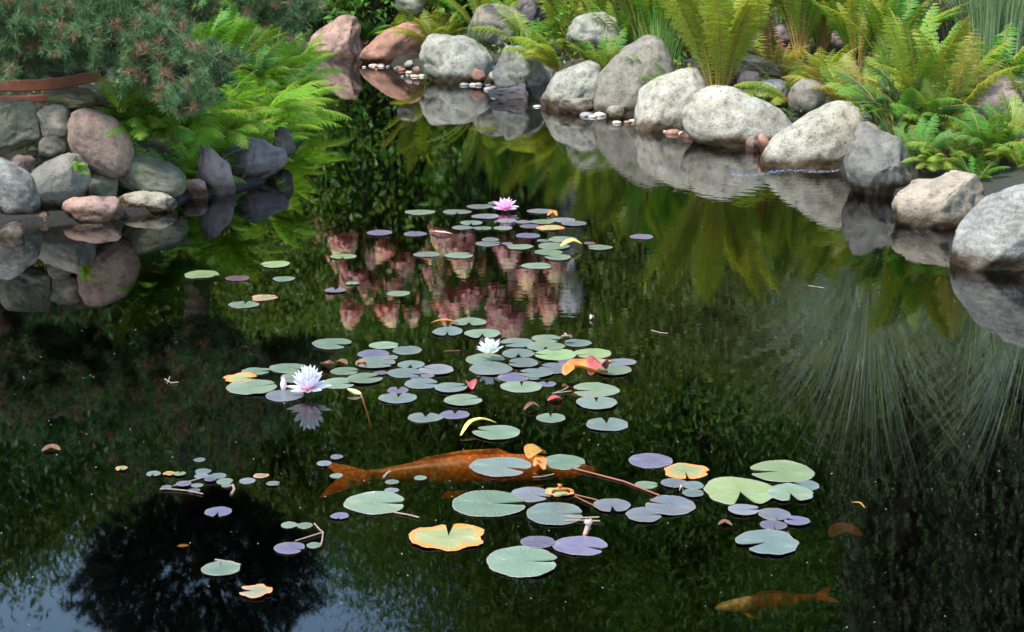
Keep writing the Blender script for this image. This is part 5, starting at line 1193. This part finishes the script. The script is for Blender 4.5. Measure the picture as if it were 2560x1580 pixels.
# submerged red stalks under pads
for i, (a_, b__, lb) in enumerate([((545, 1292), (538, 1320), 'red stalk sinking under the lone purple pad'), ((1450, 1392), (1470, 1440), 'brown stalk sinking under the biggest purple pad'), ((1919, 1392), (1925, 1440), 'brown stalk sinking under the big blue-green pad at the right'),
                                   ((1112, 842), (1096, 870), 'red stalk sinking under the top left pad of the white lily raft'), ((1127, 842), (1127, 866), 'second red stalk under the top left pad of the white lily raft'), ((1228, 944), (1212, 968), 'brown stalk sinking below the small white lily')]):
    A_, B_ = W(*a_), W(*b__, -.10); V, F = tubes([([(A_.x, A_.y, -.002), ((A_.x * .6 + B_.x * .4) + .012, (A_.y * .6 + B_.y * .4), -.03), (B_.x, B_.y, -.10)], .0024)], 5)
    tag(link('stalk', npmesh('stalk', V, F, [M['sunkstem']], smooth=True)), lb, 'stalk')
# foam streak: bubbles
m, n, out = newmat('foam'); p = nd(n, 'ShaderNodeBsdfPrincipled', i_Roughness=.15); p.inputs['Base Color'].default_value = (.13, .16, .22, 1); n.links.new(p.outputs[0], out.inputs[0]); M['foam'] = m
import bmesh
bm = bmesh.new(); fr_ = random.Random(5)
for i in range(420):
    t = fr_.random(); px = 1828 + 270 * t; py = 436 - 12 * t + 3.5 * math.sin(t * 9) + fr_.gauss(0, 1.6 + 1.0 * (1 - abs(2 * t - 1))); q = W(px, py); r_ = fr_.uniform(.0015, .0045)
    mt_ = Matrix.Translation((q.x, q.y, 0)) @ Matrix.Diagonal((r_, r_, r_ * .6, 1)); bmesh.ops.create_icosphere(bm, subdivisions=1, radius=1, matrix=mt_)
me = bpy.data.meshes.new('foam'); bm.to_mesh(me); bm.free(); me.materials.append(m); me.polygons.foreach_set('use_smooth', [True] * len(me.polygons))
tag(link('foam', me), 'thin streak of white bubbles on the water by the granite boulder', 'foam', kind='stuff')
V, F = [], []
fr_ = random.Random(9); M['speck'] = plainmat('floating_speck', (.35, .34, .3), .6)
for i in range(210):
    px = fr_.uniform(0, 2500); py = fr_.uniform(480, 1570); q = W(px, py); r_ = fr_.uniform(.0009, .0024) * (q.y / 5) ** .5
    if fr_.random() < .35: px = fr_.uniform(0, 1000)
    b0 = len(V); k = 6
    for j in range(k): a = 6.283 * j / k; V.append((q.x + r_ * math.cos(a) * fr_.uniform(.6, 1.3), q.y + r_ * math.sin(a), .0012))
    V.append((q.x, q.y, .0022)); F += [(b0 + j, b0 + (j + 1) % k, b0 + k) for j in range(k)]
tag(link('floating_specks', npmesh('floating_specks', V, F, [M['speck']])), 'tiny pale specks of pollen and seed on the water', 'specks', kind='stuff')

# ---------------------------------------------------------------- koi
def koimat(name, c1, c2, head=None, headx=0, scale=9, thr=.5):
    m, n, out = newmat(name); tc = nd(n, 'ShaderNodeTexCoord'); nz = nd(n, 'ShaderNodeTexNoise', i_Scale=scale, i_Detail=3); n.links.new(tc.outputs['Object'], nz.inputs['Vector'])
    vo = nd(n, 'ShaderNodeTexVoronoi', i_Scale=70); n.links.new(tc.outputs['Object'], vo.inputs['Vector'])
    c = ramp(n, nz.outputs['Fac'], [(thr - .06, c2), (thr + .06, c1)])
    if head:
        sx = nd(n, 'ShaderNodeSeparateXYZ'); n.links.new(tc.outputs['Object'], sx.inputs[0])
        hx = ramp(n, math_(n, 'MULTIPLY_ADD', nz.outputs['Fac'], .1, sx.outputs['X']), [(max(0, headx), (0, 0, 0)), (headx + .02, (1, 1, 1))]); c = mixc(n, hx, c, head)
    c = mixc(n, .6, c, mixc(n, 1.0, c, ramp(n, vo.outputs['Distance'], [(.2, (1.25, 1.2, 1.1)), (.6, (.35, .3, .25))]), 'MULTIPLY'))
    p = nd(n, 'ShaderNodeBsdfPrincipled', i_Roughness=.35); n.links.new(c, p.inputs['Base Color']); n.links.new(p.outputs[0], out.inputs[0]); return m
def koi(head_px, tail_px, z, mat, label, girth=1.0, bend=.03, sg=1):
    h_, t_ = W(*head_px, z), W(*tail_px, z); d = h_ - t_; L = d.length; e = empty('koi', (t_ + d * .5)[:], label, 'koi fish', 'koi in the pond', rz=math.atan2(d.y, d.x))
    # body along +X, x from -.5L (tail tip) to .5L (nose)
    pr = [(.5, .008, .010, 0), (.485, .028, .026, 0), (.45, .045, .042, 0), (.38, .062, .066, .0), (.28, .074, .086, .0), (.15, .080, .098, 0), (0, .074, .095, 0), (-.12, .056, .074, 0), (-.22, .036, .050, 0), (-.29, .022, .034, 0), (-.33, .014, .032, 0)]
    pa = np.array(pr)[::-1]; V, F = [], []; xs = np.linspace(-.33, .5, 46); ns = 20
    for x in xs:
        hw = np.interp(x, pa[:, 0], pa[:, 1]) * girth; hh = np.interp(x, pa[:, 0], pa[:, 2]) * girth; yo = bend * math.sin((x + .33) * 3.5)
        for k in range(ns): a = 2 * math.pi * k / ns; V.append((x * L, (hw * math.cos(a) + yo) * L, hh * math.sin(a) * L * (1.0 if math.sin(a) > 0 else .85)))
    for i in range(len(xs) - 1):
        for k in range(ns): F.append((i * ns + k, i * ns + (k + 1) % ns, (i + 1) * ns + (k + 1) % ns, (i + 1) * ns + k))
    F += [tuple(range(ns))[::-1], tuple((len(xs) - 1) * ns + k for k in range(ns))]
    link('body', npmesh('body', V, F, [mat], smooth=True), e)
    def fin(name, outline, th=.0025):
        me = npmesh(name, [(x * L, y * L, zz * L * (girth if name != 'tail_fin' else sg)) for x, y, zz in outline], [tuple(range(len(outline)))], [mat]); o = link(name, me, e); so_ = o.modifiers.new('s', 'SOLIDIFY'); so_.thickness = th; so_.offset = 0; return o
    # tail turned partly on its side so that its fork shows from above
    y0 = bend * math.sin(-.0)
    fin('tail_fin', [(-.31, y0 - .012, -.01), (-.40, y0 - .055, -.03), (-.50, y0 - .088, -.05), (-.475, y0 - .045, -.03), (-.43, y0 - .004, -.0), (-.47, y0 + .045, .015), (-.50, y0 + .085, .03), (-.40, y0 + .055, .02), (-.31, y0 + .012, .01)])
    fin('dorsal_fin', [(.20, .02, .085), (.14, .02, .125), (.02, .022, .118), (-.12, .022, .085), (-.18, .018, .055), (0, .022, .08)])
    for s_ in (-1, 1):
        fin('pectoral_fin', [(.30, s_ * .06, -.03), (.27, s_ * .13, -.05), (.20, s_ * .165, -.06), (.17, s_ * .13, -.055), (.22, s_ * .07, -.035)])
        fin('pelvic_fin', [(.02, s_ * .05, -.06), (-.02, s_ * .09, -.075), (-.07, s_ * .09, -.08), (-.05, s_ * .045, -.065)])
        q = loftobj('eye', [(.44 * L, s_ * .036 * L, .012 * L), (.44 * L, s_ * .046 * L, .013 * L), (.44 * L, s_ * .05 * L, .013 * L)], [.008 * L, .008 * L, .002 * L], M['dark'], e, 8)
    return e
koi((1496, 1182), (800, 1192), -.085, koimat('koi_orange', (.62, .19, .025), (.34, .09, .015), scale=6, thr=.45), 'big orange koi just below the surface under the front lily pads', .72, .02)
k2 = koi((1786, 1520), (2090, 1488), -.11, koimat('koi_red_white', (.40, .085, .018), (.045, .025, .02), (.62, .54, .33), .12, 10, .42), 'smaller red and black koi with a cream head at the bottom right', .85, .03, -1)
